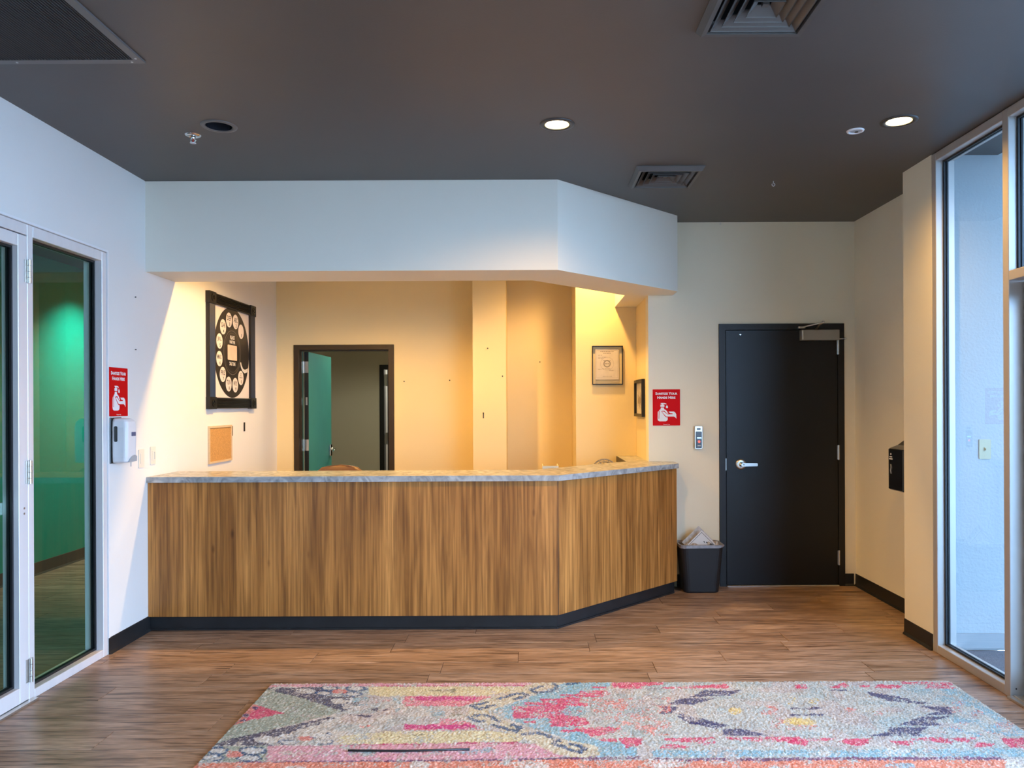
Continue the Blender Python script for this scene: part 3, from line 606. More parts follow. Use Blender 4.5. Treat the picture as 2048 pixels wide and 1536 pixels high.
# hall door, far behind
d5 = thing('door_5', (-1.77, 11.66, 0), 'black door ajar at the end of the back hall', 'door', kind='structure')
YH = 11.60
MB().box(-2.279, -2.212, YH - .012, YH + .119, 0, 2.129).box(-1.328, -1.261, YH - .012, YH + .119, 0, 2.129).box(-2.212, -1.328, YH - .012, YH + .119, 2.06, 2.129).build('frame', 'black_frame', d5)
MB().box(-2.168, -1.332, YH + .04, YH + .085, .012, 2.055).build('leaf', 'black_door', d5)
for z in (1.90, 1.02, .22):
    MB().box(-2.211, -2.1685, YH + .036, YH + .0395, z - .085, z + .085).lathe(Pl((-2.178, YH + .034, z - .09), (1, 0, 0), (0, 1, 0)), [(0, 0), (.010, 0), (.010, .18), (0, .18)], 10, False).build('hinge', 'steel', d5)
RUG=[
('sage',0.9,0,[(-1.393,4.077),(-1.174,3.931),(-0.937,3.759),(-1.141,3.589),(-1.285,3.484),(-1.403,3.395),(-1.421,3.176),(-1.43,2.96),(-1.565,4.107)]),
('yel',0.85,0,[(-0.868,4.084),(-0.756,4.09),(-0.729,3.945),(-0.843,3.967)]),
('yel',0.85,0,[(-0.808,4.086),(0.0,4.076),(-0.23,3.953),(-0.783,3.959)]),
('yel',0.8,0,[(-0.697,3.52),(-0.206,3.525),(-0.027,3.471),(-0.061,3.406),(-0.671,3.388)]),
('yel',0.5,0,[(-0.877,3.48),(-0.651,3.519),(-0.627,3.387),(-0.854,3.39)]),
('plum',0.95,0,[(-1.403,4.074),(-1.126,4.082),(-1.006,4.08),(-1.108,3.963),(-0.907,3.941),(-0.84,3.794),(-0.928,3.759),(-1.033,3.833),(-1.174,3.931),(-1.331,4.013)]),
('white',0.5,0,[(-1.008,3.922),(-0.899,3.928),(-0.837,3.782),(-0.91,3.764)]),
('plum',0.95,0,[(-1.405,3.386),(-1.353,3.454),(-1.176,3.557),(-0.963,3.694),(-0.925,3.671),(-1.081,3.54),(-1.156,3.458),(-1.248,3.443),(-1.134,3.378)]),
('white',0.45,0,[(-1.111,3.567),(-0.932,3.7),(-0.911,3.653),(-1.079,3.535)]),
('white',0.95,0,[(-1.133,4.025),(-1.134,4.009),(-1.145,3.996),(-1.165,3.989),(-1.188,3.989),(-1.212,3.997),(-1.23,4.01),(-1.241,4.026),(-1.24,4.042),(-1.229,4.055),(-1.21,4.062),(-1.186,4.062),(-1.162,4.054),(-1.143,4.041)]),
('white',0.95,0,[(-0.922,3.885),(-0.922,3.869),(-0.932,3.855),(-0.949,3.848),(-0.97,3.849),(-0.99,3.856),(-1.007,3.87),(-1.016,3.886),(-1.015,3.903),(-1.006,3.917),(-0.989,3.924),(-0.967,3.924),(-0.947,3.916),(-0.93,3.902)]),
('white',0.95,0,[(-1.145,3.442),(-1.145,3.427),(-1.154,3.414),(-1.172,3.408),(-1.194,3.408),(-1.217,3.415),(-1.235,3.428),(-1.246,3.443),(-1.246,3.459),(-1.237,3.472),(-1.219,3.479),(-1.196,3.478),(-1.173,3.471),(-1.155,3.458)]),
('blue',0.75,0,[(-1.014,4.069),(-1.015,4.052),(-1.028,4.039),(-1.048,4.031),(-1.074,4.032),(-1.098,4.039),(-1.118,4.053),(-1.128,4.07),(-1.127,4.088),(-1.115,4.101),(-1.094,4.109),(-1.068,4.108),(-1.043,4.1),(-1.024,4.086)]),
('white',0.9,0,[(-1.032,4.069),(-1.034,4.059),(-1.042,4.052),(-1.057,4.047),(-1.074,4.048),(-1.09,4.052),(-1.103,4.06),(-1.11,4.07),(-1.109,4.08),(-1.1,4.088),(-1.085,4.092),(-1.068,4.092),(-1.051,4.087),(-1.039,4.079)]),
('blue',0.75,0,[(-0.867,4.059),(-0.87,4.041),(-0.884,4.026),(-0.906,4.019),(-0.934,4.019),(-0.96,4.027),(-0.981,4.042),(-0.991,4.06),(-0.99,4.079),(-0.976,4.093),(-0.953,4.101),(-0.925,4.101),(-0.898,4.092),(-0.877,4.077)]),
('white',0.9,0,[(-0.887,4.059),(-0.889,4.049),(-0.899,4.04),(-0.915,4.036),(-0.933,4.036),(-0.951,4.041),(-0.965,4.049),(-0.971,4.06),(-0.97,4.071),(-0.96,4.079),(-0.944,4.084),(-0.925,4.083),(-0.907,4.078),(-0.894,4.07)]),
('blue',0.75,0,[(-1.031,3.996),(-1.032,3.981),(-1.043,3.969),(-1.062,3.962),(-1.084,3.963),(-1.106,3.97),(-1.124,3.982),(-1.133,3.997),(-1.132,4.013),(-1.122,4.025),(-1.103,4.032),(-1.08,4.031),(-1.058,4.024),(-1.04,4.012)]),
('white',0.9,0,[(-1.048,3.996),(-1.049,3.987),(-1.056,3.98),(-1.069,3.977),(-1.085,3.977),(-1.099,3.981),(-1.111,3.988),(-1.117,3.997),(-1.116,4.006),(-1.108,4.013),(-1.095,4.017),(-1.08,4.017),(-1.065,4.012),(-1.053,4.005)]),
('blue',0.75,0,[(-0.871,3.981),(-0.873,3.964),(-0.887,3.952),(-0.91,3.945),(-0.937,3.945),(-0.962,3.952),(-0.982,3.966),(-0.992,3.982),(-0.99,3.998),(-0.977,4.012),(-0.954,4.019),(-0.927,4.018),(-0.9,4.011),(-0.881,3.997)]),
('white',0.9,0,[(-0.89,3.981),(-0.892,3.971),(-0.902,3.964),(-0.918,3.96),(-0.936,3.96),(-0.953,3.965),(-0.967,3.972),(-0.973,3.982),(-0.971,3.991),(-0.962,3.999),(-0.946,4.003),(-0.927,4.003),(-0.91,3.998),(-0.897,3.99)]),
('coral',0.9,0,[(-0.967,4.023),(-0.968,4.009),(-0.976,3.999),(-0.991,3.994),(-1.009,3.994),(-1.027,4.0),(-1.041,4.01),(-1.049,4.024),(-1.048,4.037),(-1.039,4.047),(-1.024,4.053),(-1.006,4.053),(-0.988,4.047),(-0.974,4.036)]),
('coral',0.7,0,[(-0.984,3.453),(-0.984,3.441),(-0.991,3.432),(-1.004,3.427),(-1.019,3.428),(-1.035,3.433),(-1.047,3.442),(-1.054,3.453),(-1.054,3.465),(-1.047,3.474),(-1.035,3.479),(-1.019,3.479),(-1.003,3.474),(-0.991,3.464)]),
('blue',0.4,0,[(-1.059,3.482),(-1.059,3.468),(-1.069,3.457),(-1.086,3.451),(-1.108,3.451),(-1.129,3.457),(-1.147,3.469),(-1.156,3.483),(-1.156,3.497),(-1.146,3.509),(-1.129,3.515),(-1.107,3.515),(-1.085,3.508),(-1.068,3.497)]),
('white',0.9,0,[(-1.073,3.482),(-1.074,3.474),(-1.081,3.467),(-1.094,3.463),(-1.109,3.463),(-1.124,3.467),(-1.135,3.474),(-1.141,3.483),(-1.141,3.492),(-1.134,3.498),(-1.121,3.502),(-1.106,3.502),(-1.091,3.498),(-1.079,3.491)]),
('blue',0.4,0,[(-0.904,3.48),(-0.905,3.464),(-0.918,3.452),(-0.939,3.445),(-0.964,3.445),(-0.989,3.453),(-1.008,3.466),(-1.019,3.482),(-1.018,3.498),(-1.005,3.511),(-0.984,3.518),(-0.958,3.518),(-0.933,3.51),(-0.913,3.497)]),
('white',0.9,0,[(-0.921,3.481),(-0.922,3.471),(-0.931,3.463),(-0.946,3.459),(-0.964,3.46),(-0.981,3.464),(-0.995,3.472),(-1.001,3.481),(-1.0,3.491),(-0.991,3.499),(-0.976,3.503),(-0.958,3.503),(-0.941,3.498),(-0.927,3.49)]),
('blue',0.4,0,[(-1.037,3.411),(-1.038,3.399),(-1.049,3.39),(-1.066,3.385),(-1.087,3.385),(-1.108,3.39),(-1.124,3.4),(-1.133,3.412),(-1.132,3.424),(-1.122,3.434),(-1.104,3.439),(-1.083,3.439),(-1.062,3.433),(-1.046,3.423)]),
('white',0.9,0,[(-1.051,3.411),(-1.053,3.404),(-1.06,3.398),(-1.072,3.395),(-1.087,3.396),(-1.102,3.399),(-1.113,3.405),(-1.118,3.412),(-1.117,3.419),(-1.11,3.425),(-1.098,3.428),(-1.083,3.428),(-1.068,3.425),(-1.057,3.419)]),
('blue',0.4,0,[(-0.874,3.414),(-0.876,3.402),(-0.888,3.393),(-0.907,3.388),(-0.93,3.388),(-0.952,3.394),(-0.969,3.403),(-0.978,3.416),(-0.976,3.428),(-0.964,3.437),(-0.945,3.442),(-0.921,3.442),(-0.899,3.437),(-0.882,3.427)]),
('white',0.9,0,[(-0.889,3.415),(-0.891,3.407),(-0.9,3.402),(-0.913,3.399),(-0.929,3.399),(-0.945,3.402),(-0.957,3.408),(-0.962,3.415),(-0.961,3.423),(-0.952,3.428),(-0.938,3.431),(-0.922,3.431),(-0.906,3.428),(-0.895,3.422)]),
('red',1,0,[(-1.37,3.837),(-1.204,3.736),(-1.271,3.703),(-1.359,3.638),(-1.369,3.74)]),
('coral',0.8,0,[(-1.399,3.85),(-1.368,3.843),(-1.369,3.74),(-1.359,3.638),(-1.402,3.592),(-1.396,3.625)]),
('navy',0.9,0,[(-1.351,3.802),(-1.349,3.793),(-1.351,3.785),(-1.356,3.781),(-1.364,3.781),(-1.372,3.785),(-1.379,3.793),(-1.385,3.803),(-1.386,3.812),(-1.384,3.82),(-1.379,3.824),(-1.372,3.824),(-1.363,3.82),(-1.356,3.812)]),
('navy',0.9,0,[(-1.36,3.71),(-1.358,3.699),(-1.361,3.69),(-1.368,3.685),(-1.377,3.686),(-1.387,3.691),(-1.397,3.7),(-1.403,3.711),(-1.405,3.722),(-1.403,3.731),(-1.396,3.736),(-1.386,3.736),(-1.376,3.731),(-1.367,3.722)]),
('navy',0.9,0,[(-1.361,3.653),(-1.36,3.646),(-1.362,3.64),(-1.366,3.637),(-1.371,3.637),(-1.378,3.641),(-1.383,3.646),(-1.387,3.653),(-1.389,3.66),(-1.387,3.665),(-1.383,3.668),(-1.377,3.668),(-1.371,3.665),(-1.365,3.66)]),
('navy',0.9,0,[(-1.391,3.625),(-1.39,3.62),(-1.392,3.616),(-1.394,3.614),(-1.398,3.614),(-1.403,3.616),(-1.407,3.62),(-1.41,3.625),(-1.411,3.63),(-1.41,3.634),(-1.407,3.636),(-1.403,3.636),(-1.398,3.634),(-1.394,3.63)]),
('pink',0.85,0,[(-1.164,3.378),(-0.835,3.38),(-0.798,3.231),(-1.135,3.234)]),
('pink',0.55,0,[(-0.835,3.38),(-0.605,3.387),(-0.578,3.238),(-0.798,3.231)]),
('pink',0.8,0,[(-0.672,3.393),(-0.07,3.399),(0.038,3.381),(0.14,3.262),(-0.034,3.241),(-0.641,3.234)]),
('crim',0.7,0,[(-0.673,3.396),(-0.483,3.396),(-0.481,3.382),(-0.67,3.384)]),
('crim',0.9,0,[(-0.338,3.406),(-0.07,3.409),(-0.07,3.391),(-0.336,3.39)]),
('crim',0.6,0,[(-0.803,3.391),(-0.628,3.395),(-0.626,3.383),(-0.801,3.381)]),
('aqua',0.5,0,[(-0.765,3.336),(-0.672,3.293),(-0.747,3.294)]),
('aqua',0.4,0,[(-0.32,3.308),(-0.175,3.359),(-0.152,3.316),(-0.276,3.28)]),
('sage',0.9,0,[(-1.414,3.371),(-1.16,3.378),(-1.117,3.229),(-1.412,3.23)]),
('blue',0.95,0,[(-1.309,3.332),(-1.307,3.315),(-1.316,3.301),(-1.333,3.294),(-1.356,3.294),(-1.379,3.302),(-1.399,3.316),(-1.411,3.333),(-1.413,3.35),(-1.405,3.364),(-1.387,3.372),(-1.364,3.372),(-1.341,3.363),(-1.321,3.349)]),
('white',0.95,0,[(-1.323,3.332),(-1.322,3.321),(-1.329,3.312),(-1.342,3.307),(-1.358,3.307),(-1.374,3.312),(-1.388,3.321),(-1.397,3.333),(-1.398,3.344),(-1.391,3.353),(-1.379,3.358),(-1.362,3.358),(-1.345,3.353),(-1.331,3.343)]),
('blue',0.95,0,[(-1.148,3.33),(-1.148,3.312),(-1.16,3.298),(-1.183,3.29),(-1.211,3.29),(-1.239,3.298),(-1.262,3.313),(-1.275,3.332),(-1.276,3.35),(-1.264,3.365),(-1.241,3.373),(-1.212,3.373),(-1.184,3.364),(-1.161,3.349)]),
('white',0.95,0,[(-1.166,3.33),(-1.166,3.318),(-1.175,3.309),(-1.192,3.304),(-1.212,3.304),(-1.232,3.309),(-1.248,3.319),(-1.257,3.331),(-1.257,3.344),(-1.248,3.353),(-1.232,3.359),(-1.211,3.358),(-1.191,3.353),(-1.174,3.343)]),
('blue',0.95,0,[(-1.303,3.264),(-1.303,3.25),(-1.313,3.238),(-1.332,3.232),(-1.356,3.232),(-1.38,3.239),(-1.4,3.251),(-1.411,3.265),(-1.413,3.28),(-1.403,3.293),(-1.384,3.299),(-1.359,3.299),(-1.335,3.292),(-1.315,3.28)]),
('white',0.95,0,[(-1.318,3.265),(-1.318,3.255),(-1.326,3.247),(-1.34,3.243),(-1.357,3.243),(-1.374,3.247),(-1.388,3.255),(-1.396,3.265),(-1.397,3.275),(-1.389,3.283),(-1.375,3.287),(-1.358,3.287),(-1.34,3.283),(-1.326,3.275)]),
('blue',0.95,0,[(-1.141,3.261),(-1.141,3.245),(-1.153,3.233),(-1.173,3.226),(-1.199,3.227),(-1.224,3.234),(-1.245,3.246),(-1.257,3.262),(-1.257,3.278),(-1.246,3.291),(-1.225,3.297),(-1.199,3.297),(-1.173,3.29),(-1.152,3.277)]),
('white',0.95,0,[(-1.157,3.261),(-1.157,3.251),(-1.166,3.243),(-1.181,3.238),(-1.2,3.239),(-1.218,3.243),(-1.233,3.252),(-1.241,3.262),(-1.24,3.272),(-1.232,3.281),(-1.217,3.285),(-1.198,3.285),(-1.179,3.28),(-1.165,3.272)]),
('coral',0.95,0,[(-1.242,3.297),(-1.24,3.282),(-1.246,3.271),(-1.258,3.265),(-1.274,3.265),(-1.292,3.271),(-1.306,3.283),(-1.316,3.297),(-1.318,3.312),(-1.312,3.324),(-1.3,3.33),(-1.283,3.33),(-1.266,3.323),(-1.251,3.311)]),
('plumline',0.85,0,[(-1.232,3.23),(-0.599,3.236),(-0.597,3.222),(-1.236,3.217)]),
('plumline',0.7,0,[(-0.641,3.236),(-0.067,3.243),(0.2,3.255),(0.199,3.239),(-0.067,3.227),(-0.638,3.22)]),
('orange',0.9,0,[(-1.408,3.219),(-0.597,3.222),(-0.521,2.811),(-1.47,2.819)]),
('orange',0.75,0,[(-0.638,3.22),(-0.067,3.227),(0.199,3.239),(0.172,2.805),(-0.558,2.811)]),
('white',0.6,0,[(-0.932,3.171),(-0.934,3.163),(-0.945,3.157),(-0.961,3.153),(-0.981,3.153),(-1.0,3.157),(-1.014,3.164),(-1.021,3.172),(-1.019,3.18),(-1.009,3.187),(-0.992,3.19),(-0.973,3.19),(-0.954,3.186),(-0.939,3.179)]),
('white',0.55,0,[(-0.426,3.192),(-0.429,3.177),(-0.439,3.165),(-0.456,3.159),(-0.476,3.159),(-0.494,3.166),(-0.509,3.178),(-0.515,3.193),(-0.513,3.208),(-0.503,3.22),(-0.486,3.227),(-0.466,3.227),(-0.447,3.22),(-0.433,3.207)]),
('white',0.5,0,[(0.076,3.187),(0.067,3.169),(0.045,3.154),(0.013,3.146),(-0.023,3.147),(-0.055,3.155),(-0.078,3.17),(-0.086,3.189),(-0.078,3.208),(-0.056,3.223),(-0.023,3.231),(0.013,3.231),(0.046,3.222),(0.068,3.206)]),
('pink',0.8,0,[(-1.401,4.122),(-0.765,4.14),(-0.756,4.094),(-1.396,4.084)]),
('pink',0.8,0,[(-0.819,4.144),(0.022,4.145),(-0.01,4.085),(-0.809,4.091)]),
('crim',0.6,0,[(-0.811,4.101),(-0.01,4.099),(-0.01,4.085),(-0.808,4.088)]),
('coralpink',0.85,0,[(-0.661,3.951),(-0.2,3.946),(-0.344,3.815),(-0.639,3.819)]),
('mag',0.85,0,[(-0.61,3.944),(-0.274,3.936),(-0.296,3.888),(-0.592,3.892)]),
('coralpink',0.55,0,[(-0.447,3.665),(-0.344,3.664),(-0.215,3.531),(-0.592,3.535),(-0.603,3.596),(-0.43,3.603)]),
('mag',0.85,0,[(-0.603,3.596),(-0.26,3.593),(-0.27,3.547),(-0.595,3.551)]),
('olive',0.5,0,[(-0.546,4.024),(-0.402,4.064),(-0.404,3.988)]),
('olive',0.35,0,[(-0.543,3.477),(-0.493,3.497),(-0.484,3.435),(-0.532,3.436)]),
('olive',0.35,0,[(-0.404,3.789),(-0.328,3.8),(-0.309,3.693),(-0.394,3.694)]),
('aqua',0.4,0,[(-0.718,3.932),(-0.658,3.931),(-0.641,3.829),(-0.663,3.732)]),
('aqua',0.4,0,[(-0.503,3.778),(-0.433,3.789),(-0.422,3.694),(-0.492,3.695)]),
('plum',0.7,0,[(-0.734,3.781),(-0.701,3.811),(-0.696,3.786),(-0.724,3.756)]),
('aqua',0.5,0,[(-0.924,3.928),(-0.837,3.94),(-0.814,3.831),(-0.887,3.832)]),
('plum',0.6,0,[(-0.881,3.722),(-0.759,3.704),(-0.759,3.68),(-0.877,3.705)]),
('plum',0.6,0,[(-0.801,3.794),(-0.76,3.805),(-0.752,3.763),(-0.79,3.763)]),
('coral',0.35,0,[(-0.818,3.894),(-0.723,3.913),(-0.716,3.874),(-0.801,3.862)]),
('coral',0.35,0,[(-0.812,3.586),(-0.752,3.601),(-0.745,3.569),(-0.809,3.569)]),
('cream',0.8,0,[(0.001,4.131),(0.179,4.136),(-0.03,3.937),(-0.218,3.739),(-0.064,3.556),(0.147,3.419),(0.201,3.257),(0.099,3.285),(-0.071,3.472),(-0.298,3.669),(-0.319,3.813),(-0.18,3.952)]),
('sky',0.75,0,[(0.179,4.129),(0.256,4.135),(0.208,3.369),(0.105,3.47),(-0.028,3.577),(-0.209,3.751),(-0.03,3.911)]),
('sky',0.75,0,[(0.203,4.132),(0.432,4.137),(0.394,4.056),(0.265,3.986),(0.194,3.956)]),
('sky',0.8,0,[(0.172,3.519),(0.232,3.5),(0.295,3.412),(0.402,3.388),(0.454,3.332),(0.445,3.268),(0.277,3.259),(0.276,3.356),(0.167,3.425)]),
('cream',0.8,0,[(0.166,3.413),(0.277,3.367),(0.288,3.27),(0.158,3.25)]),
('blue',0.8,0,[(0.18,3.39),(0.246,3.345),(0.208,3.292),(0.185,3.302),(0.211,3.335)]),
('blue',0.85,0.026,[(-0.3,3.819),(-0.23,3.864)]),
('blue',0.85,0.026,[(-0.3,3.819),(-0.263,3.775),(-0.194,3.826)]),
('blue',0.85,0.026,[(-0.168,3.91),(-0.091,3.975),(-0.045,3.98),(-0.025,3.953),(-0.089,3.901)]),
('blue',0.85,0.026,[(0.052,4.08),(-0.01,4.032),(0.021,3.99),(0.097,4.003),(0.135,4.072),(0.115,4.118)]),
('blue',0.85,0.026,[(0.188,4.114),(0.247,4.128)]),
('blue',0.85,0.026,[(-0.299,3.675),(-0.245,3.713),(-0.201,3.686),(-0.157,3.628)]),
('blue',0.85,0.026,[(-0.298,3.664),(-0.254,3.629),(-0.231,3.635)]),
('blue',0.85,0.026,[(-0.183,3.59),(-0.14,3.557),(-0.072,3.513),(-0.05,3.556),(-0.096,3.589)]),
('blue',0.85,0.026,[(-0.036,3.482),(0.017,3.502),(0.07,3.47),(0.116,3.419),(0.094,3.39),(0.164,3.327),(0.2,3.303)]),
('blue',0.85,0.026,[(0.171,3.379),(0.207,3.364)]),
('red',0.75,0,[(-0.094,3.81),(0.165,3.82),(0.19,3.746),(0.186,3.676),(-0.091,3.661)]),
('red',0.75,0,[(0.04,3.907),(0.159,3.915),(0.179,3.819),(0.077,3.808)]),
('red',0.75,0,[(-0.044,3.862),(0.078,3.865),(0.077,3.821),(-0.044,3.828)]),
('red',0.75,0,[(0.136,3.964),(0.246,3.971),(0.244,3.941),(0.15,3.942)]),
('red',0.75,0,[(0.084,3.677),(0.228,3.687),(0.221,3.574),(0.144,3.564),(0.081,3.57)]),
('red',0.75,0,[(-0.046,3.627),(0.018,3.632),(0.018,3.607),(-0.037,3.608)]),
('red',0.75,0,[(0.125,3.527),(0.219,3.542),(0.217,3.51),(0.128,3.509)]),
('red',0.75,0,[(0.16,3.935),(0.243,3.921),(0.236,3.806),(0.165,3.82)]),
('aqua',0.8,0,[(0.265,3.739),(0.258,3.716),(0.239,3.698),(0.214,3.688),(0.187,3.688),(0.163,3.699),(0.147,3.717),(0.142,3.741),(0.149,3.764),(0.167,3.783),(0.193,3.793),(0.221,3.793),(0.245,3.782),(0.261,3.763)]),
('coral',0.6,0,[(0.237,3.743),(0.235,3.734),(0.231,3.726),(0.225,3.722),(0.219,3.722),(0.213,3.727),(0.21,3.734),(0.209,3.743),(0.211,3.753),(0.215,3.76),(0.221,3.764),(0.227,3.764),(0.233,3.76),(0.236,3.752)]),
('red',0.65,0,[(0.432,4.137),(0.709,4.134),(0.69,4.093),(0.586,4.078),(0.575,4.037),(0.417,4.047)]),
('red',0.65,0,[(0.685,4.06),(0.946,4.09),(1.039,4.102),(1.035,4.04),(0.687,4.041)]),
('red',0.65,0,[(0.249,4.01),(0.396,4.016),(0.397,3.969),(0.358,3.923),(0.238,3.925)]),
('red',0.65,0,[(0.188,3.837),(0.245,3.858),(0.297,3.81),(0.186,3.805)]),
('red',0.65,0,[(0.179,3.664),(0.249,3.668),(0.27,3.592),(0.205,3.562),(0.175,3.593)]),
('red',0.65,0,[(0.173,3.556),(0.412,3.553),(0.386,3.511),(0.269,3.458),(0.227,3.506)]),
('red',0.65,0,[(0.293,3.435),(0.378,3.44),(0.369,3.405),(0.295,3.406)]),
('red',0.65,0,[(0.384,3.445),(0.494,3.444),(0.479,3.376),(0.406,3.338)]),
('red',0.65,0,[(0.594,3.437),(0.821,3.447),(0.799,3.373),(0.757,3.362),(0.71,3.396),(0.589,3.409)]),
('red',0.65,0,[(0.55,3.353),(0.609,3.386),(0.676,3.352),(0.674,3.339),(0.547,3.337)]),
('red',0.65,0,[(0.845,3.441),(1.198,3.449),(1.17,3.369),(1.107,3.398),(0.911,3.405)]),
('red',0.65,0,[(1.392,4.084),(1.42,4.084),(1.403,4.035),(1.381,4.035)]),
('red',0.65,0,[(0.312,4.073),(0.396,4.072),(0.393,4.048),(0.316,4.049)]),
('navy',0.8,0,[(0.893,4.013),(1.097,4.01),(1.008,3.938),(0.803,3.918)]),
('navy',0.8,0,[(0.749,3.904),(0.938,3.909),(0.8,3.822),(0.667,3.824)]),
('navy',0.8,0,[(0.629,3.8),(0.723,3.799),(0.669,3.712),(0.607,3.7),(0.645,3.761)]),
('navy',0.8,0,[(0.655,3.726),(0.743,3.705),(0.717,3.685)]),
('navy',0.8,0,[(0.691,3.685),(0.768,3.671),(0.914,3.573),(0.73,3.587)]),
('navy',0.8,0,[(0.733,3.603),(0.798,3.612),(0.913,3.567),(0.842,3.53)]),
('navy',0.8,0,[(0.879,3.536),(0.947,3.541),(1.071,3.456),(0.856,3.464)]),
('navy',0.85,0,[(1.731,3.988),(1.829,3.932),(1.9,3.885),(1.897,3.833),(1.794,3.856),(1.725,3.933)]),
('navy',0.85,0,[(1.557,4.011),(1.644,4.021),(1.629,3.997),(1.551,3.995)]),
('navy',0.85,0,[(1.908,3.855),(1.988,3.822),(1.901,3.818)]),
('navy',0.85,0,[(1.907,3.796),(2.052,3.773),(2.012,3.69),(1.874,3.678),(1.965,3.725)]),
('navy',0.85,0,[(1.735,3.593),(1.846,3.664),(1.986,3.663),(1.88,3.604),(1.898,3.559),(1.683,3.562)]),
('navy',0.85,0,[(1.648,3.543),(1.825,3.541),(1.754,3.492),(1.753,3.45),(1.491,3.449),(1.614,3.494)]),
('navy',0.7,0,[(1.265,3.782),(1.416,3.78),(1.402,3.756),(1.256,3.754)]),
('navy',0.7,0,[(1.239,3.702),(1.404,3.703),(1.388,3.676),(1.23,3.678)]),
('yellow',0.4,0,[(1.018,3.743),(1.009,3.722),(0.996,3.706),(0.98,3.697),(0.966,3.697),(0.955,3.706),(0.951,3.723),(0.953,3.743),(0.961,3.764),(0.975,3.781),(0.991,3.79),(1.005,3.79),(1.016,3.781),(1.021,3.764)]),
('yellow',0.4,0,[(1.27,3.607),(1.258,3.585),(1.239,3.568),(1.217,3.558),(1.196,3.559),(1.181,3.568),(1.173,3.586),(1.176,3.608),(1.188,3.63),(1.207,3.648),(1.23,3.658),(1.251,3.658),(1.267,3.648),(1.273,3.629)]),
('coral',0.3,0,[(1.192,3.741),(1.179,3.714),(1.161,3.693),(1.14,3.682),(1.121,3.682),(1.107,3.694),(1.101,3.715),(1.105,3.742),(1.117,3.769),(1.136,3.79),(1.158,3.802),(1.177,3.802),(1.191,3.79),(1.196,3.768)]),
('coral',0.3,0,[(1.181,3.608),(1.171,3.586),(1.156,3.569),(1.141,3.559),(1.127,3.559),(1.118,3.569),(1.114,3.587),(1.118,3.609),(1.128,3.631),(1.143,3.649),(1.159,3.659),(1.173,3.659),(1.182,3.648),(1.185,3.63)]),
('yellow',0.45,0,[(1.352,3.61),(1.338,3.591),(1.311,3.575),(1.278,3.567),(1.246,3.567),(1.219,3.576),(1.204,3.592),(1.203,3.612),(1.217,3.632),(1.243,3.647),(1.277,3.656),(1.31,3.656),(1.337,3.646),(1.352,3.63)]),
('yellow',0.45,0,[(1.659,3.728),(1.649,3.711),(1.635,3.698),(1.619,3.691),(1.606,3.691),(1.597,3.699),(1.595,3.712),(1.599,3.729),(1.609,3.746),(1.624,3.759),(1.639,3.767),(1.653,3.767),(1.662,3.759),(1.664,3.745)]),
('yellow',0.45,0,[(1.435,3.861),(1.426,3.841),(1.414,3.826),(1.401,3.818),(1.391,3.818),(1.385,3.826),(1.385,3.842),(1.389,3.861),(1.399,3.88),(1.411,3.896),(1.423,3.905),(1.434,3.905),(1.44,3.896),(1.44,3.88)]),
('yellow',0.45,0,[(1.321,3.862),(1.31,3.836),(1.297,3.816),(1.284,3.805),(1.274,3.805),(1.269,3.816),(1.269,3.837),(1.275,3.862),(1.286,3.888),(1.3,3.909),(1.313,3.921),(1.323,3.921),(1.328,3.909),(1.328,3.888)]),
('coral',0.25,0,[(1.577,3.736),(1.566,3.718),(1.551,3.704),(1.535,3.696),(1.52,3.696),(1.51,3.704),(1.507,3.719),(1.511,3.737),(1.522,3.755),(1.537,3.77),(1.554,3.778),(1.569,3.778),(1.578,3.769),(1.582,3.754)]),
('coral',0.25,0,[(1.688,3.7),(1.679,3.685),(1.668,3.674),(1.656,3.667),(1.647,3.667),(1.641,3.674),(1.64,3.686),(1.644,3.701),(1.653,3.716),(1.665,3.727),(1.677,3.734),(1.686,3.734),(1.692,3.727),(1.693,3.715)]),
('coral',0.25,0,[(1.349,3.546),(1.332,3.534),(1.292,3.525),(1.238,3.521),(1.18,3.521),(1.129,3.527),(1.096,3.537),(1.087,3.549),(1.104,3.561),(1.143,3.57),(1.198,3.575),(1.257,3.574),(1.308,3.568),(1.341,3.558)]),
('red',0.7,0,[(1.406,4.09),(1.462,4.095),(1.433,4.032),(1.383,4.033)]),
('red',0.7,0,[(1.559,4.047),(1.673,4.121),(1.67,4.054),(1.588,4.03)]),
('red',0.7,0,[(1.733,4.074),(1.788,4.077),(1.768,4.044),(1.721,4.048)]),
('red',0.7,0,[(1.838,4.093),(1.953,4.067),(1.923,4.029),(1.794,4.036)]),
('red',0.7,0,[(1.967,4.122),(2.115,4.124),(2.085,4.077),(1.965,4.092)]),
('red',0.7,0,[(2.104,4.115),(2.238,4.114),(2.224,4.022),(2.059,4.028)]),
('red',0.7,0,[(1.095,3.427),(1.352,3.434),(1.332,3.407),(1.234,3.402),(1.182,3.357),(1.13,3.38)]),
('red',0.7,0,[(1.339,3.401),(1.387,3.418),(1.513,3.429),(1.47,3.377),(1.428,3.349),(1.385,3.366)]),
('red',0.7,0,[(1.57,3.399),(1.686,3.398),(1.643,3.353),(1.597,3.359)]),
('red',0.7,0,[(1.688,3.433),(1.982,3.43),(1.914,3.382),(1.851,3.396),(1.826,3.351),(1.783,3.391),(1.684,3.404)]),
('red',0.7,0,[(1.955,3.383),(2.023,3.371),(1.998,3.338),(1.903,3.328)]),
('red',0.7,0,[(2.071,3.417),(2.188,3.428),(2.122,3.325),(2.065,3.326)]),
('red',0.7,0,[(2.188,3.428),(2.367,3.428),(2.328,3.301),(2.108,3.303)]),
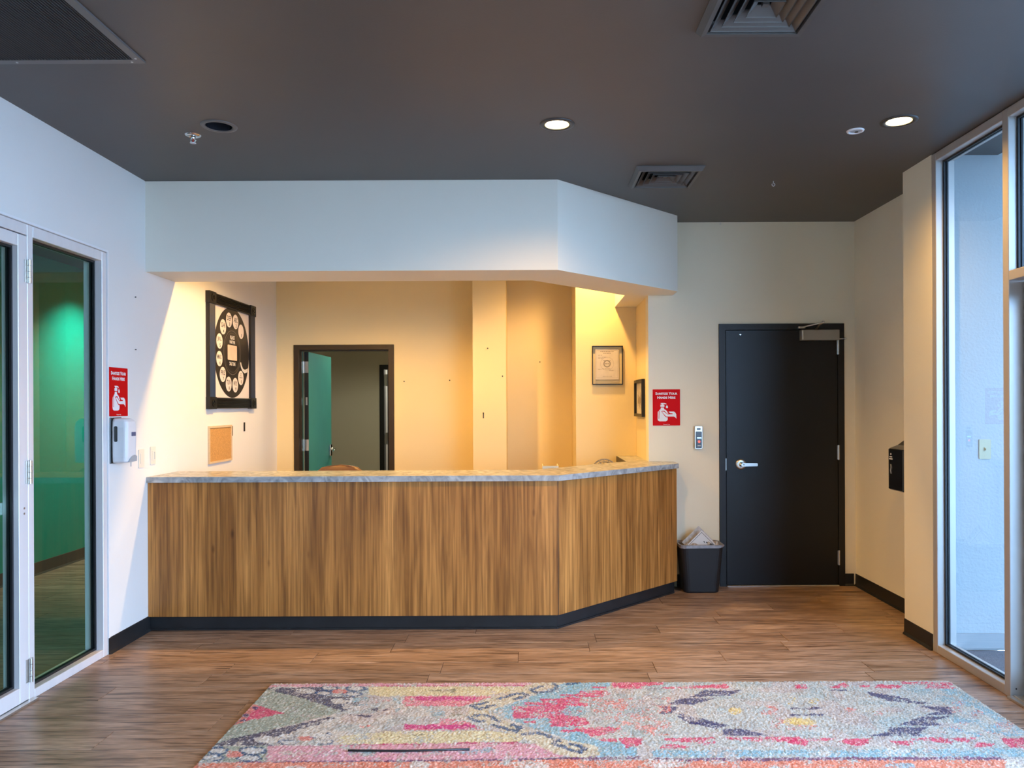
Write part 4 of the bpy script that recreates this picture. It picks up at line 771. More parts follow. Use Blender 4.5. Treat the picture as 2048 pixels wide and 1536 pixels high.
('coral',0.4,0,[(2.153,3.823),(2.142,3.81),(2.127,3.8),(2.111,3.795),(2.096,3.795),(2.085,3.801),(2.081,3.811),(2.085,3.823),(2.095,3.836),(2.11,3.846),(2.127,3.852),(2.142,3.851),(2.153,3.846),(2.156,3.835)]),
('coral',0.4,0,[(2.097,3.744),(2.083,3.726),(2.065,3.712),(2.045,3.704),(2.028,3.704),(2.017,3.712),(2.014,3.727),(2.02,3.745),(2.034,3.763),(2.053,3.778),(2.073,3.786),(2.09,3.786),(2.101,3.777),(2.104,3.763)]),
('coral',0.4,0,[(2.16,3.681),(2.143,3.658),(2.123,3.64),(2.105,3.63),(2.09,3.63),(2.083,3.64),(2.085,3.659),(2.095,3.682),(2.112,3.706),(2.132,3.725),(2.151,3.735),(2.166,3.735),(2.173,3.724),(2.171,3.705)]),
('coral',0.4,0,[(2.037,3.59),(2.028,3.579),(2.016,3.57),(2.003,3.565),(1.991,3.565),(1.983,3.57),(1.981,3.579),(1.984,3.59),(1.993,3.601),(2.005,3.61),(2.019,3.615),(2.031,3.615),(2.039,3.61),(2.041,3.601)]),
('coral',0.4,0,[(1.98,3.527),(1.97,3.513),(1.955,3.503),(1.939,3.497),(1.926,3.497),(1.916,3.503),(1.914,3.514),(1.918,3.528),(1.928,3.541),(1.943,3.552),(1.959,3.558),(1.973,3.558),(1.982,3.551),(1.985,3.54)]),
('coral',0.4,0,[(1.891,3.479),(1.883,3.468),(1.871,3.46),(1.859,3.455),(1.847,3.456),(1.84,3.46),(1.837,3.469),(1.84,3.479),(1.848,3.49),(1.86,3.498),(1.873,3.503),(1.884,3.502),(1.892,3.498),(1.894,3.489)]),
('coral',0.4,0,[(2.091,3.476),(2.08,3.465),(2.063,3.456),(2.044,3.451),(2.026,3.451),(2.013,3.457),(2.007,3.466),(2.009,3.477),(2.02,3.489),(2.037,3.498),(2.056,3.503),(2.075,3.503),(2.088,3.497),(2.094,3.488)]),
('coral',0.4,0,[(2.233,3.562),(2.218,3.546),(2.197,3.533),(2.173,3.526),(2.152,3.526),(2.138,3.533),(2.133,3.547),(2.138,3.563),(2.153,3.579),(2.174,3.593),(2.198,3.6),(2.219,3.6),(2.234,3.592),(2.238,3.579)]),
('sky',0.35,0,[(1.945,4.026),(2.225,4.014),(2.226,3.487),(2.272,3.439),(1.714,3.444),(1.937,3.552),(2.086,3.794)]),
('sky',0.6,0,[(0.519,3.319),(1.284,3.312),(1.642,3.319),(1.994,3.316),(2.328,3.301),(2.331,3.237),(0.509,3.255)]),
('white',0.6,0,[(1.272,3.356),(1.294,3.312),(1.254,3.258),(1.205,3.258)]),
('white',0.5,0,[(1.549,3.353),(1.626,3.308),(1.552,3.255),(1.485,3.256)]),
('plumline',0.75,0,[(0.507,3.242),(1.494,3.245),(1.972,3.238),(1.981,3.214),(1.481,3.216),(0.502,3.213)]),
('plumline',0.6,0,[(0.158,3.258),(0.453,3.26),(0.449,3.232),(0.157,3.229)]),
('orange',0.7,0,[(0.11,3.225),(0.448,3.225),(1.115,3.212),(0.949,2.736),(0.092,2.744)]),
('orange',0.8,0,[(1.076,3.218),(1.971,3.213),(1.718,2.789),(0.934,2.796)]),
('aqua',0.6,0,[(1.576,3.167),(1.564,3.156),(1.541,3.148),(1.513,3.143),(1.484,3.144),(1.46,3.149),(1.446,3.157),(1.445,3.168),(1.456,3.179),(1.478,3.188),(1.507,3.192),(1.537,3.192),(1.561,3.187),(1.574,3.178)]),
('white',0.5,0,[(1.974,3.219),(2.221,3.217),(1.924,2.788),(1.718,2.789)]),
('white',0.5,0,[(0.644,3.194),(0.632,3.177),(0.603,3.164),(0.565,3.156),(0.524,3.157),(0.488,3.165),(0.465,3.179),(0.458,3.196),(0.47,3.214),(0.498,3.227),(0.537,3.235),(0.579,3.235),(0.615,3.226),(0.639,3.212)]),
('coral',0.2,0,[(0.225,3.895),(0.706,3.919),(0.624,3.466),(0.402,3.469),(0.293,3.751)]),
('grey',0.35,0,[(0.588,4.045),(0.685,4.06),(0.657,3.803),(0.574,3.804)])]
# ------------------------------------------------------------------ reception counter
FA, FB_, FC = (XL + .002, 5.165), (.178, 5.165), (1.162, 6.158)      # line of the wood face
def off(d, xe=1.162):                                               # the face line moved d metres back (towards the staff side)
    k = d * math.tan(R(22.5))
    return [(XL + .002, 5.165 + d), (.178 - k, 5.165 + d), (xe, 6.158 + (xe - 1.162) + d * math.sqrt(2))]
ct = thing('reception_counter', (-.6, 5.5, 0), 'walnut faced reception counter with an angled right end and black kick plate', 'counter')
p0, p1 = off(0), off(.02)
MB().prism([p0[0], p0[1], p1[1], p1[0]], .096, 0.997).build('front_panel', 'walnut_laminate', ct)
MB().prism([p0[1], p0[2], p1[2], p1[1]], .096, 0.997).build('angled_panel', 'walnut_laminate', ct)
MB().box(1.142, 1.162, p1[2][1] + .0005, 6.378, .096, .997).build('end_panel', 'walnut_laminate', ct)
MB().box(.176, .180, 5.1635, 5.1655, .096, .997).build('corner_edge', 'vinyl_base', ct)
k0, k1 = off(.022, 1.140), off(.036, 1.140)
MB().prism([k0[0], k0[1], k1[1], k1[0]], .001, .0955).build('kick_plate', 'vinyl_base', ct)
MB().prism([k0[1], k0[2], k1[2], k1[1]], .001, .0955).build('kick_plate', 'vinyl_base', ct)
MB().box(1.126, 1.140, k1[2][1] + .001, 6.376, .001, .0955).build('kick_plate', 'vinyl_base', ct)
t0, t1 = off(.012, 1.140), off(.0215, 1.140)
MB().prism([t0[0], t0[1], t1[1], t1[0]], .001, .012).prism([t0[1], t0[2], t1[2], t1[1]], .001, .012).build('cove_toe', 'vinyl_base', ct)
b0, b1 = off(.36, .80), off(.38, .80)
MB().prism([b0[0], b0[1], b1[1], b1[0]], .001, .997).prism([b0[1], b0[2], b1[2], b1[1]], .001, .997).build('back_panel', 'desk_laminate', ct)
TOP = [(XL + .002, 5.147), (.186, 5.147), (1.178, 6.147), (1.178, 6.378), (.972, 6.378), (.972, 7.118), (.789, 7.118), (.789, 6.40), (.012, 5.60), (XL + .002, 5.60)]
bm = bmesh.new()
tp = MB().prism(TOP, .998, 1.036)
tp.build('countertop', 'marble_laminate', None, 'grey marbled laminate countertop with an angled right end', 'countertop')
MB().box(.7855, .7885, 6.470, 7.116, .746, 1.033).build('side_panel', 'brown_frame', ct)
# lower staff desk behind the counter
ds = thing('staff_desk', (.45, 6.4, 0), 'lower staff desk tucked behind the angled counter end', 'desk')
MB().prism([(-.30, 5.64), (-.01, 5.64), (.70, 6.375), (.775, 6.46), (.775, 7.115), (.30, 7.115), (.30, 6.60), (-.30, 6.05)], .715, .745).build('desk_top', 'desk_laminate', ds)
MB().box(-.28, -.26, 5.70, 6.02, .001, .714).build('side_panel', 'desk_laminate', ds); MB().box(.32, .34, 6.70, 7.10, .001, .714).build('side_panel', 'desk_laminate', ds); MB().box(.74, .76, 6.50, 7.10, .001, .714).build('side_panel', 'desk_laminate', ds)
fbx = thing('magazine_file', (.145, 5.87, .746), 'cream file box standing behind the counter corner', 'file box')
MB().box(.085, .205, 5.80, 5.805, .746, 1.047).box(.085, .090, 5.805, 6.03, .746, 1.047).box(.200, .205, 5.805, 6.03, .746, 1.047).box(.090, .200, 6.025, 6.03, .746, .90).box(.09, .20, 5.805, 6.025, .746, .750).build('box', 'file_cream', fbx)
MB().box(.094, .196, 5.808, 6.00, .751, 1.030).build('papers', 'paper', fbx)
# small fan whose round cage just shows over the counter
fn = thing('desk_fan', (.635, 6.70, .746), 'small round wire desk fan peeking over the angled counter', 'fan')
fc = Vector((.635, 6.70, .925)); cg = MB()
def fring(r, dy): return [(fc.x + r * math.cos(2 * math.pi * i / 28), fc.y + dy, fc.z + r * math.sin(2 * math.pi * i / 28)) for i in range(29)]
for r, dy in ((.112, 0), (.106, -.022), (.092, -.036), (.072, -.044), (.050, -.048), (.106, .022), (.085, .038), (.05, .046)): cg.tube(fring(r, dy), .0030, 6)
for i in range(16):
    a = 2 * math.pi * i / 16; c, s = math.cos(a), math.sin(a)
    cg.tube([(fc.x + r * c, fc.y + dy, fc.z + r * s) for r, dy in ((.025, -.05), (.072, -.044), (.106, -.022), (.112, 0), (.106, .022), (.05, .046), (.03, .048))], .0022, 5)
cg.build('cage', 'closer_paint', fn)
bl = MB()
for i in range(4):
    a = math.pi / 2 * i + .4
    bl.add([(fc.x + r * math.cos(a + t), fc.y + dy, fc.z + r * math.sin(a + t)) for r, t, dy in ((.02, 0, -.006), (.085, -.1, -.012), (.09, .5, .006), (.02, .6, .008))], [(0, 1, 2, 3)])
bl.lathe(Pl((fc.x, fc.y + .02, fc.z), (1, 0, 0), (0, 0, 1)), [(.022, 0), (.022, .04), (0, .048)], 16)
bl.build('blades', 'grey_plastic', fn)
MB().lathe(Pl((fc.x, fc.y + .04, fc.z), (-1, 0, 0), (0, 0, 1)), [(0, -.005), (.035, -.005), (.035, .05), (0, .06)], 18).build('motor', 'black_plastic', fn)
MB().tube([(fc.x, fc.y + .06, fc.z), (fc.x, fc.y + .06, .80), (fc.x, fc.y + .02, .765)], .010).lathe(Pl((fc.x, fc.y + .01, .7465), (1, 0, 0), (0, 1, 0)), [(0, 0), (.075, 0), (.07, .018), (.02, .026), (0, .026)], 24).build('stand', 'black_plastic', fn)

# ------------------------------------------------------------------ office chair behind the counter
ch = thing('office_chair', (-1.62, 6.30, 0), 'brown high backed office chair just showing above the counter', 'chair')
cx, cy = -1.62, 6.30
rings = []
for z, wd, dp, y in ((.52, .19, .05, 6.50), (.60, .215, .06, 6.52), (.75, .225, .065, 6.535), (.88, .215, .06, 6.545), (.955, .195, .055, 6.548), (.990, .150, .045, 6.549), (1.004, .080, .030, 6.550), (1.008, .02, .012, 6.550)):
    ring = []
    for i in range(24):
        a = 2 * math.pi * i / 24; c, s = math.cos(a), math.sin(a)
        ring.append((cx + wd * math.copysign(abs(c) ** .7, c), y + dp * math.copysign(abs(s) ** .8, s) - .05 * (1 - abs(c)) * 0 + .03 * (-(c * c)), z))
    rings.append(ring)
MB().loft(rings, smooth=True).build('backrest', 'bronze_leather', ch)
rings = []
for z, wd, dp in ((.42, .20, .20), (.44, .235, .235), (.475, .245, .245), (.495, .235, .235), (.502, .18, .18)):
    rings.append([(cx + wd * math.copysign(abs(math.cos(a)) ** .6, math.cos(a)), cy - .02 + dp * math.copysign(abs(math.sin(a)) ** .6, math.sin(a)), z) for a in [2 * math.pi * i / 28 for i in range(28)]])
MB().loft(rings, smooth=True).build('seat', 'bronze_leather', ch)
MB().tube([(cx, cy + .14, .40), (cx, cy + .24, .41), (cx, cy + .27, .54)], .018).build('back_bracket', 'black_plastic', ch)
for sx in (-1, 1): MB().tube([(cx + sx * .20, cy - .05, .43), (cx + sx * .27, cy - .05, .46), (cx + sx * .27, cy - .10, .66), (cx + sx * .27, cy + .15, .67)], .014).build('armrest', 'black_plastic', ch)
MB().tube([(cx, cy, .10), (cx, cy, .41)], [.028, .022], 14).build('gas_post', 'black_plastic', ch)
for i in range(5):
    a = 2 * math.pi * i / 5 + .3; c, s = math.cos(a), math.sin(a)
    lg = MB().tube([(cx + .02 * c, cy + .02 * s, .10), (cx + .28 * c, cy + .28 * s, .075)], [.022, .014], 8).build('leg', 'black_plastic', ch)
    MB().lathe(Pl((cx + .285 * c, cy + .285 * s, .0285), (c, s, 0), (0, 0, 1)), [(0, -.012), (.028, -.012), (.028, .012), (0, .012)], 14).build('caster', 'black_plastic', lg)

# ------------------------------------------------------------------ rug
COLS = {'sage': (150, 158, 135), 'yel': (222, 205, 150), 'plum': (50, 30, 64), 'white': (214, 208, 196), 'blue': (46, 76, 114), 'coral': (222, 122, 104), 'red': (214, 48, 92), 'navy': (56, 44, 92),
        'pink': (220, 150, 160), 'crim': (190, 50, 96), 'aqua': (140, 172, 178), 'plumline': (112, 48, 92), 'orange': (226, 124, 86), 'coralpink': (224, 108, 124), 'mag': (205, 46, 122), 'olive': (140, 130, 96),
        'cream': (208, 194, 158), 'sky': (134, 176, 188), 'yellow': (226, 196, 112), 'grey': (160, 152, 150)}
RX0, RX1, RY1, RD = -1.408, 2.245, 4.146, 2.74
NX, NY = 760, 480
gx = np.linspace(RX0, RX1, NX); gy = np.linspace(RY1 - RD, RY1, NY)
GX, GY = np.meshgrid(gx, gy)
rs = np.random.RandomState(4)
def smooth_noise(step, seed):
    r_ = np.random.RandomState(seed); nx, ny = int((RX1 - RX0) / step) + 3, int(RD / step) + 3
    t = r_.rand(ny, nx); fx = (GX - RX0) / step; fy = (GY - RY1 + RD) / step
    ix = fx.astype(int); iy = fy.astype(int); ax = fx - ix; ay = fy - iy
    ax = ax * ax * (3 - 2 * ax); ay = ay * ay * (3 - 2 * ay)
    return (t[iy, ix] * (1 - ax) + t[iy, ix + 1] * ax) * (1 - ay) + (t[iy + 1, ix] * (1 - ax) + t[iy + 1, ix + 1] * ax) * ay
YM = RY1 - RD / 2
PX = GX + (smooth_noise(.012, 1) - .5) * .016; PY = np.where(GY < YM, 2 * YM - GY, GY) + (smooth_noise(.012, 2) - .5) * .010
lin = lambda c: np.array(srgb(*c)[:3])
img = np.empty(GX.shape + (3,)); w_ = smooth_noise(.30, 3)[..., None]
left = np.clip((.45 - GX) / .5, 0, 1)[..., None]
img[:] = lin((206, 196, 180)) * left + lin((188, 188, 178)) * (1 - left)
img = img * (1 - .5 * (w_ > .62)) + .5 * (w_ > .62) * lin((168, 180, 178))
n2_ = smooth_noise(.055, 11)[..., None]; n3_ = smooth_noise(.09, 12)[..., None]
img = img * (1 - .35 * (n2_ > .66)) + .35 * (n2_ > .66) * lin((150, 146, 140)); img = img * (1 - .16 * (n3_ > .68)) + .16 * (n3_ > .68) * lin((206, 138, 132)); img = img * (1 - .28 * (n3_ < .26)) + .28 * (n3_ < .26) * lin((132, 168, 172))
def inside(poly):
    m = np.zeros(PX.shape, bool); n = len(poly)
    xs = [p[0] for p in poly]; ys_ = [p[1] for p in poly]
    bb = (PX > min(xs) - .01) & (PX < max(xs) + .01) & (PY > min(ys_) - .01) & (PY < max(ys_) + .01)
    x = PX[bb]; y = PY[bb]; r_ = np.zeros(x.shape, bool)
    for i in range(n):
        x0, y0 = poly[i]; x1, y1 = poly[(i + 1) % n]
        if y0 == y1: continue
        r_ ^= ((y0 > y) != (y1 > y)) & (x < (x1 - x0) * (y - y0) / (y1 - y0) + x0)
    m[bb] = r_; return m
wear = smooth_noise(.05, 5) * .6 + smooth_noise(.014, 6) * .4
for cname, dens, wd, poly in RUG:
    if wd:
        m = np.zeros(PX.shape, bool)
        for (x0, y0), (x1, y1) in zip(poly[:-1], poly[1:]):
            dx, dy = x1 - x0, y1 - y0; q = dx * dx + dy * dy + 1e-9
            t = np.clip(((PX - x0) * dx + (PY - y0) * dy) / q, 0, 1)
            m |= (PX - x0 - t * dx) ** 2 + ((PY - y0 - t * dy) * 1.0) ** 2 < (wd / 2) ** 2
    else: m = inside(poly)
    keep = m & (wear * .7 + rs.rand(*PX.shape) * .3 < .30 + dens * .47)
    img[keep] = img[keep] * .14 + lin(COLS[cname]) * .86
spk = rs.rand(*PX.shape)
img *= (0.62 + .52 * spk)[..., None]
img = np.where((spk > .86)[..., None], img * .45 + lin((224, 212, 196)) * .55, img)
hz = .010 + .0062 * rs.rand(*PX.shape) + .002 * smooth_noise(.02, 8)
edge = (GX < RX0 + .006) | (GX > RX1 - .006) | (GY < YM * 2 - RY1 + .006) | (GY > RY1 - .006)
hz[edge] = .006; img[edge] = lin((214, 196, 186)) * (.85 + .3 * spk[edge])[:, None]
hz[0, :] = hz[-1, :] = 0.0008; hz[:, 0] = hz[:, -1] = 0.0008
JX = GX + (rs.rand(*PX.shape) - .5) * .0022; JY = GY + (rs.rand(*PX.shape) - .5) * .0022
ox, oy = (RX0 + RX1) / 2, YM
co = np.stack([JX - ox, JY - oy, hz], -1).reshape(-1, 3).astype(np.float32)
idx = np.arange(NX * NY).reshape(NY, NX)
qd = np.stack([idx[:-1, :-1], idx[:-1, 1:], idx[1:, 1:], idx[1:, :-1]], -1).reshape(-1, 4).astype(np.int32)
rme = bpy.data.meshes.new('rug'); nq = len(qd)
rme.vertices.add(len(co)); rme.vertices.foreach_set('co', co.ravel())
rme.loops.add(nq * 4); rme.loops.foreach_set('vertex_index', qd.ravel())
rme.polygons.add(nq); rme.polygons.foreach_set('loop_start', np.arange(nq, dtype=np.int32) * 4)
rme.update(calc_edges=True)
ca = rme.color_attributes.new('yarn', 'FLOAT_COLOR', 'POINT')
ca.data.foreach_set('color', np.concatenate([img.reshape(-1, 3), np.ones((NX * NY, 1))], 1).astype(np.float32).ravel())
rme.materials.append(MATS['rug_pile'])
rug = bpy.data.objects.new('area_rug', rme); COL.objects.link(rug); place(rug, (ox, oy, 0), None)
tag(rug, 'worn multicoloured pile rug with pink, plum and blue pattern', 'rug')
MB().tube([(-.795, 3.318, .0195), (-.55, 3.312, .0195), (-.272, 3.325, .0195)], .0048, 8).build('cable_strip', 'strip_black', None, 'thin black strip lying on the pink band of the rug', 'strip')

# ------------------------------------------------------------------ ceiling fixtures
UP = lambda x, y, z: Pl((x, y, z), (1, 0, 0), (0, -1, 0))            # normal points down into the room
def spot(parent, loc, energy, size=R(125), blend=.6, color=WARM, rad=.04):
    d = bpy.data.lights.new('bulb_light', 'SPOT'); d.energy = energy; d.spot_size = size; d.spot_blend = blend; d.color = color; d.shadow_soft_size = rad
    o = bpy.data.objects.new('bulb_light', d); COL.objects.link(o); place(o, loc, parent); return o
def downlight(x, y, z, lit, label, energy=0., **kw):
    t = thing('downlight', (x, y, z), label, 'ceiling light', 'recessed ceiling downlights')
    p = UP(x, y, z)
    MB().lathe(p, [(.069, -.006), (.070, .004), (.074, .007), (.092, .005), (.0945, .0008), (.0945, .0002)], 40).build('trim_ring', 'trim_lit' if lit else 'trim_dark', t)
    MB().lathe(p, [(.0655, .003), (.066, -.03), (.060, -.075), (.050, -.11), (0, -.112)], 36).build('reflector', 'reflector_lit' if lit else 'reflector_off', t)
    if lit:
        MB().disc(p, 0, 0, .0640, -.022, -.020, 32).build('lens', 'lamp_glow', t)
        if energy: spot(t, (x, y, z - .004), energy, **kw)
    else:
        MB().lathe(p, [(0, -.05), (.026, -.055), (.032, -.075), (.018, -.109)], 18).build('bulb', 'smoke_window', t)
    return t
downlight(DL[0][0], DL[0][1], ZC, False, 'unlit recessed downlight with a dark opening beside the sprinkler')
downlight(DL[1][0], DL[1][1], ZC, True, 'lit recessed downlight in the middle of the ceiling', 150, size=R(152), blend=1.0)
downlight(DL[2][0], DL[2][1], ZC, True, 'lit recessed downlight near the right window', 100, size=R(152), blend=1.0)
def plate_light(x, y, z, label, energy, size=R(150), blend=.5, color=WARM, rad=.05):
    t = thing('downlight', (x, y, z), label, 'ceiling light', 'recessed ceiling downlights')
    p = UP(x, y, z)
    MB().lathe(p, [(.066, .0), (.070, .010), (.092, .007), (.0945, .0004)], 36).build('trim_ring', 'trim_dark', t)
    MB().disc(p, 0, 0, .066, .0005, .003, 28).build('lens', 'lamp_glow', t)
    spot(t, (x, y, z - .016), energy, size, blend, color, rad)
    return t
plate_light(-1.35, 5.86, 3.000, 'warm downlight behind the soffit by the left wall', 345)
plate_light(.55, 6.78, 3.000, 'warm downlight over the staff alcove', 140)
plate_light(-4.00, 7.50, 2.880, 'downlight grazing the green wall', 225, R(112), 1.0, (1.0, .95, .82), .05)
hl = thing('hall_light', (-1.5, 9.3, 2.70), 'ceiling panel light in the back hall', 'ceiling light')
MB().box(-1.65, -1.35, 9.0, 9.6, 2.672, 2.699).build('housing', 'white_plastic', hl)
MB().box(-1.63, -1.37, 9.02, 9.58, 2.670, 2.6715).build('lens', 'lamp_glow', hl)
spot(hl, (-1.5, 9.3, 2.65), 95, R(160), .3, (1, .96, .70), .15)
hl2 = thing('hall_light', (-1.9, 12.6, 2.70), 'light in the room past the hall door', 'ceiling light')
MB().box(-2.0, -1.8, 12.5, 12.7, 2.672, 2.699).build('housing', 'lamp_glow', hl2)
spot(hl2, (-1.9, 12.6, 2.65), 90, R(165), .3, (1, .97, .9), .12)

def diffuser(x, y, label):
    t = thing('air_diffuser', (x, y, ZC), label, 'air vent', 'square ceiling air diffusers')
    z = ZC
    def ringq(m, a, za, b, zb, th=.004):
        for (sa, sb) in ((0, 0),):
            A = [(x - a, y - a, za), (x + a, y - a, za), (x + a, y + a, za), (x - a, y + a, za)]
            B = [(x - b, y - b, zb), (x + b, y - b, zb), (x + b, y + b, zb), (x - b, y + b, zb)]
            A2 = [(px, py, pz + th) for px, py, pz in A]; B2 = [(px, py, pz + th) for px, py, pz in B]
            m.add(A + B + B2 + A2, [(i, (i + 1) % 4, 4 + (i + 1) % 4, 4 + i) for i in range(4)] + [(4 + i, 4 + (i + 1) % 4, 8 + (i + 1) % 4, 8 + i) for i in range(4)] + [(8 + i, 8 + (i + 1) % 4, 12 + (i + 1) % 4, 12 + i) for i in range(4)] + [(12 + i, 12 + (i + 1) % 4, (i + 1) % 4, i) for i in range(4)])
    m = MB(); ringq(m, .2175, z - .004, .200, z - .030); ringq(m, .200, z - .030, .182, z - .028); ringq(m, .182, z - .028, .176, z + .02)
    m.build('frame', 'vent_metal', t)
    for a in (.168, .131, .094, .057):
        q = MB(); ringq(q, a, z - .020, a - .031, z + .008); ringq(q, a + .002, z - .024, a, z - .020, .005); q.build('louver', 'vent_metal', t)
    MB().box(x - .012, x + .012, y - .012, y + .012, z - .008, z + .03).build('hub', 'vent_metal', t)
    MB().box(x - .19, x + .19, y - .19, y + .19, z + .10, z + .105).build('duct_backing', 'duct_dark', t)  # near-black sheet behind the louvers, standing in for the dark duct
    return t
diffuser(*VENTS[0], 'square louvred ceiling vent beside the angled soffit')
diffuser(*VENTS[1], 'square louvred ceiling vent cut off by the top of the picture')
gr = thing('return_grille', ((GR[0] + GR[1]) / 2, (GR[2] + GR[3]) / 2, ZC), 'large dark return air grille in the upper left ceiling', 'air vent')
x0, x1, y0, y1 = GR; f_ = .036; z = ZC
MB().box(x0, x1, y0, y0 + f_, z - .010, z - .0005).box(x0, x1, y1 - f_, y1, z - .010, z - .0005).box(x0, x0 + f_, y0 + f_, y1 - f_, z - .010, z - .0005).box(x1 - f_, x1, y0 + f_, y1 - f_, z - .010, z - .0005).build('frame', 'trim_dark', gr)
lv = MB(); n = 46
for i in range(n):
    x = x0 + f_ + (i + .5) * (x1 - x0 - 2 * f_) / n
    lv.add([(x - .0045, y0 + f_, z - .009), (x - .0025, y0 + f_, z - .009), (x + .0045, y0 + f_, z + .012), (x + .0025, y0 + f_, z + .012), (x - .0045, y1 - f_, z - .009), (x - .0025, y1 - f_, z - .009), (x + .0045, y1 - f_, z + .012), (x + .0025, y1 - f_, z + .012)], [(0, 1, 5, 4), (1, 2, 6, 5), (2, 3, 7, 6), (3, 0, 4, 7), (0, 3, 2, 1), (4, 5, 6, 7)])
lv.build('louvers', 'grille_metal', gr, kind='stuff')
MB().box(x0 + f_, x1 - f_, y0 + f_, y1 - f_, z + .05, z + .055).build('filter', 'duct_dark', gr)  # near-black sheet closing off the view up into the dark duct
for sx, sy in ((x1 - .018, y1 - .05), (x1 - .05, y1 - .018), (x0 + .10, y1 - .018)): MB().disc(UP(sx, sy, z - .010), 0, 0, .005, .0002, .002, 10).build('screw', 'steel', gr)

sp = thing('sprinkler_head', (-1.874, 4.285, ZC), 'chrome fire sprinkler head on the ceiling beside the unlit downlight', 'sprinkler')
p = UP(-1.874, 4.285, ZC)
MB().lathe(p, [(.018, .002), (.022, .010), (.040, .005), (.043, .0004)], 28).build('escutcheon', 'chrome', sp)
MB().lathe(p, [(0, .002), (.012, .002), (.012, .022), (.006, .026), (0, .026)], 14).build('body', 'chrome', sp)
for s in (-1, 1): MB().tube([(-1.874 + s * .011, 4.285, ZC - .02), (-1.874 + s * .016, 4.285, ZC - .030), (-1.874 + s * .004, 4.285, ZC - .042)], .0028, 8).build('yoke_arm', 'chrome', sp)
MB().tube([(-1.874, 4.285, ZC - .026), (-1.874, 4.285, ZC - .042)], .003, 8).build('glass_bulb', 'sign_red', sp)
MB().lathe(p, [(0, .042), (.015, .0425), (.017, .045), (0, .047)], 16).build('deflector', 'white_plastic', sp)
sn = thing('ceiling_sensor', (1.802, 4.262, ZC), 'small white round sensor in the ceiling beside the right downlight', 'sensor')
p = UP(1.802, 4.262, ZC)
MB().lathe(p, [(.032, .001), (.034, .008), (.044, .006), (.047, .0004)], 32).build('ring', 'white_plastic', sn)
MB().lathe(p, [(.032, .0012), (.022, .003), (.012, .006), (0, .007)], 24).build('eye', 'grey_plastic', sn)
MB().disc(p, .006, 0, .010, .0072, .009, 14).build('lens', 'gloss_black', sn)
hk = thing('ceiling_hook', (1.647, 5.21, ZC), 'small white hook screwed into the ceiling before the black door', 'hook', 'ceiling hooks')
MB().tube([(1.647, 5.21, ZC - .0005), (1.647, 5.21, ZC - .016)] + [(1.647 + .010 * math.sin(a), 5.21, ZC - .026 + .010 * math.cos(a)) for a in [R(10 + 30 * i) for i in range(11)]], .0022, 6).build('loop', 'white_plastic', hk)
MB().tube([(1.573, 6.368, ZC - .001), (1.573, 6.368, ZC - .012)] + [(1.573 + .006 * math.sin(a), 6.368, ZC - .017 + .006 * math.cos(a)) for a in [R(10 + 40 * i) for i in range(8)]], .0015, 6).build('ceiling_hook', 'steel', None, 'tiny metal hook where the ceiling meets the far wall', 'hook', 'ceiling hooks')

# ------------------------------------------------------------------ signs
def sanitize_sign(pl, W, H, label):
    t = thing('sanitize_sign', pl.p(W / 2, 0, 0), label, 'sign')
    MB().rrect(pl, 0, W, 0, H, .004, .0005, .003, 3).build('board', 'sign_red', t)
    d = .0034
    for key, cx_, cy_, w_t, h_t in ((('Sanitize Your', 1, .035), .50, .885, .80, .075), (('Hands Here', 1, .035), .50, .775, .66, .075), (('Thank You', 0, .02), .50, .033, .24, .020)):
        m = MB(); write(m, pl, key, W * cx_, H * cy_, W * w_t, H * h_t, d); m.build('text_line', 'print_white', t, fix=False)
    u, v = W / 552., H / 725.                              # pictogram drawn in its own units, origin at the lower left
    P = lambda pts: [(x * u, (725 - y) * v) for x, y in pts]
    m = MB()
    m.sheet(pl, P([(100, 470), (106, 445), (135, 415), (158, 395), (165, 362), (222, 362), (230, 395), (262, 415), (290, 440), (298, 470), (300, 600), (290, 625), (260, 640), (135, 640), (106, 625), (98, 600)]), .0031, .0037)   # bottle
    m.sheet(pl, P([(155, 305), (235, 305), (235, 350), (155, 350)]), .0031, .0037)                                   # collar
    m.sheet(pl, P([(160, 272), (235, 272), (272, 285), (278, 300), (255, 298), (215, 288), (215, 304), (178, 304), (178, 288), (160, 288)]), .0031, .0037)  # pump
    m.sheet(pl, P([(285, 312), (305, 345), (308, 365), (298, 378), (278, 378), (264, 365), (266, 345)]), .0031, .0037)    # drop
    m.build('bottle_picture', 'print_white', t)
    m = MB()
    m.sheet(pl, P([(170, 440), (200, 428), (240, 430), (300, 480), (340, 500), (350, 440), (440, 440), (480, 470), (490, 610), (400, 560), (275, 560), (245, 540)]), .0037, .0040)
    m.sheet(pl, P([(122, 425), (134, 425), (130, 590), (118, 590)]), .0037, .0040)
    m.build('outline', 'sign_red', t)
    m = MB()
    m.sheet(pl, P([(183, 448), (202, 442), (228, 448), (300, 502), (400, 498), (400, 482), (350, 478), (318, 446), (425, 446), (456, 468), (472, 500), (476, 588), (448, 556), (420, 545), (275, 545), (252, 525)]), .0040, .0044)
    m.sheet(pl, P([(240, 440), (268, 436), (318, 482), (300, 490)]), .0040, .0044)
    m.build('hand_picture', 'print_white', t)
    return t
sanitize_sign(Pl((1.008, YF, 1.333), (1, 0, 0), (0, 0, 1)), .227, .30, 'red hand sanitizing sign on the beige wall beside the black door')
sanitize_sign(Pl((XL + .002, 4.690, 1.448), (0, 1, 0), (0, 0, 1)), .218, .302, 'red hand sanitizing sign on the white wall above the soap dispenser')

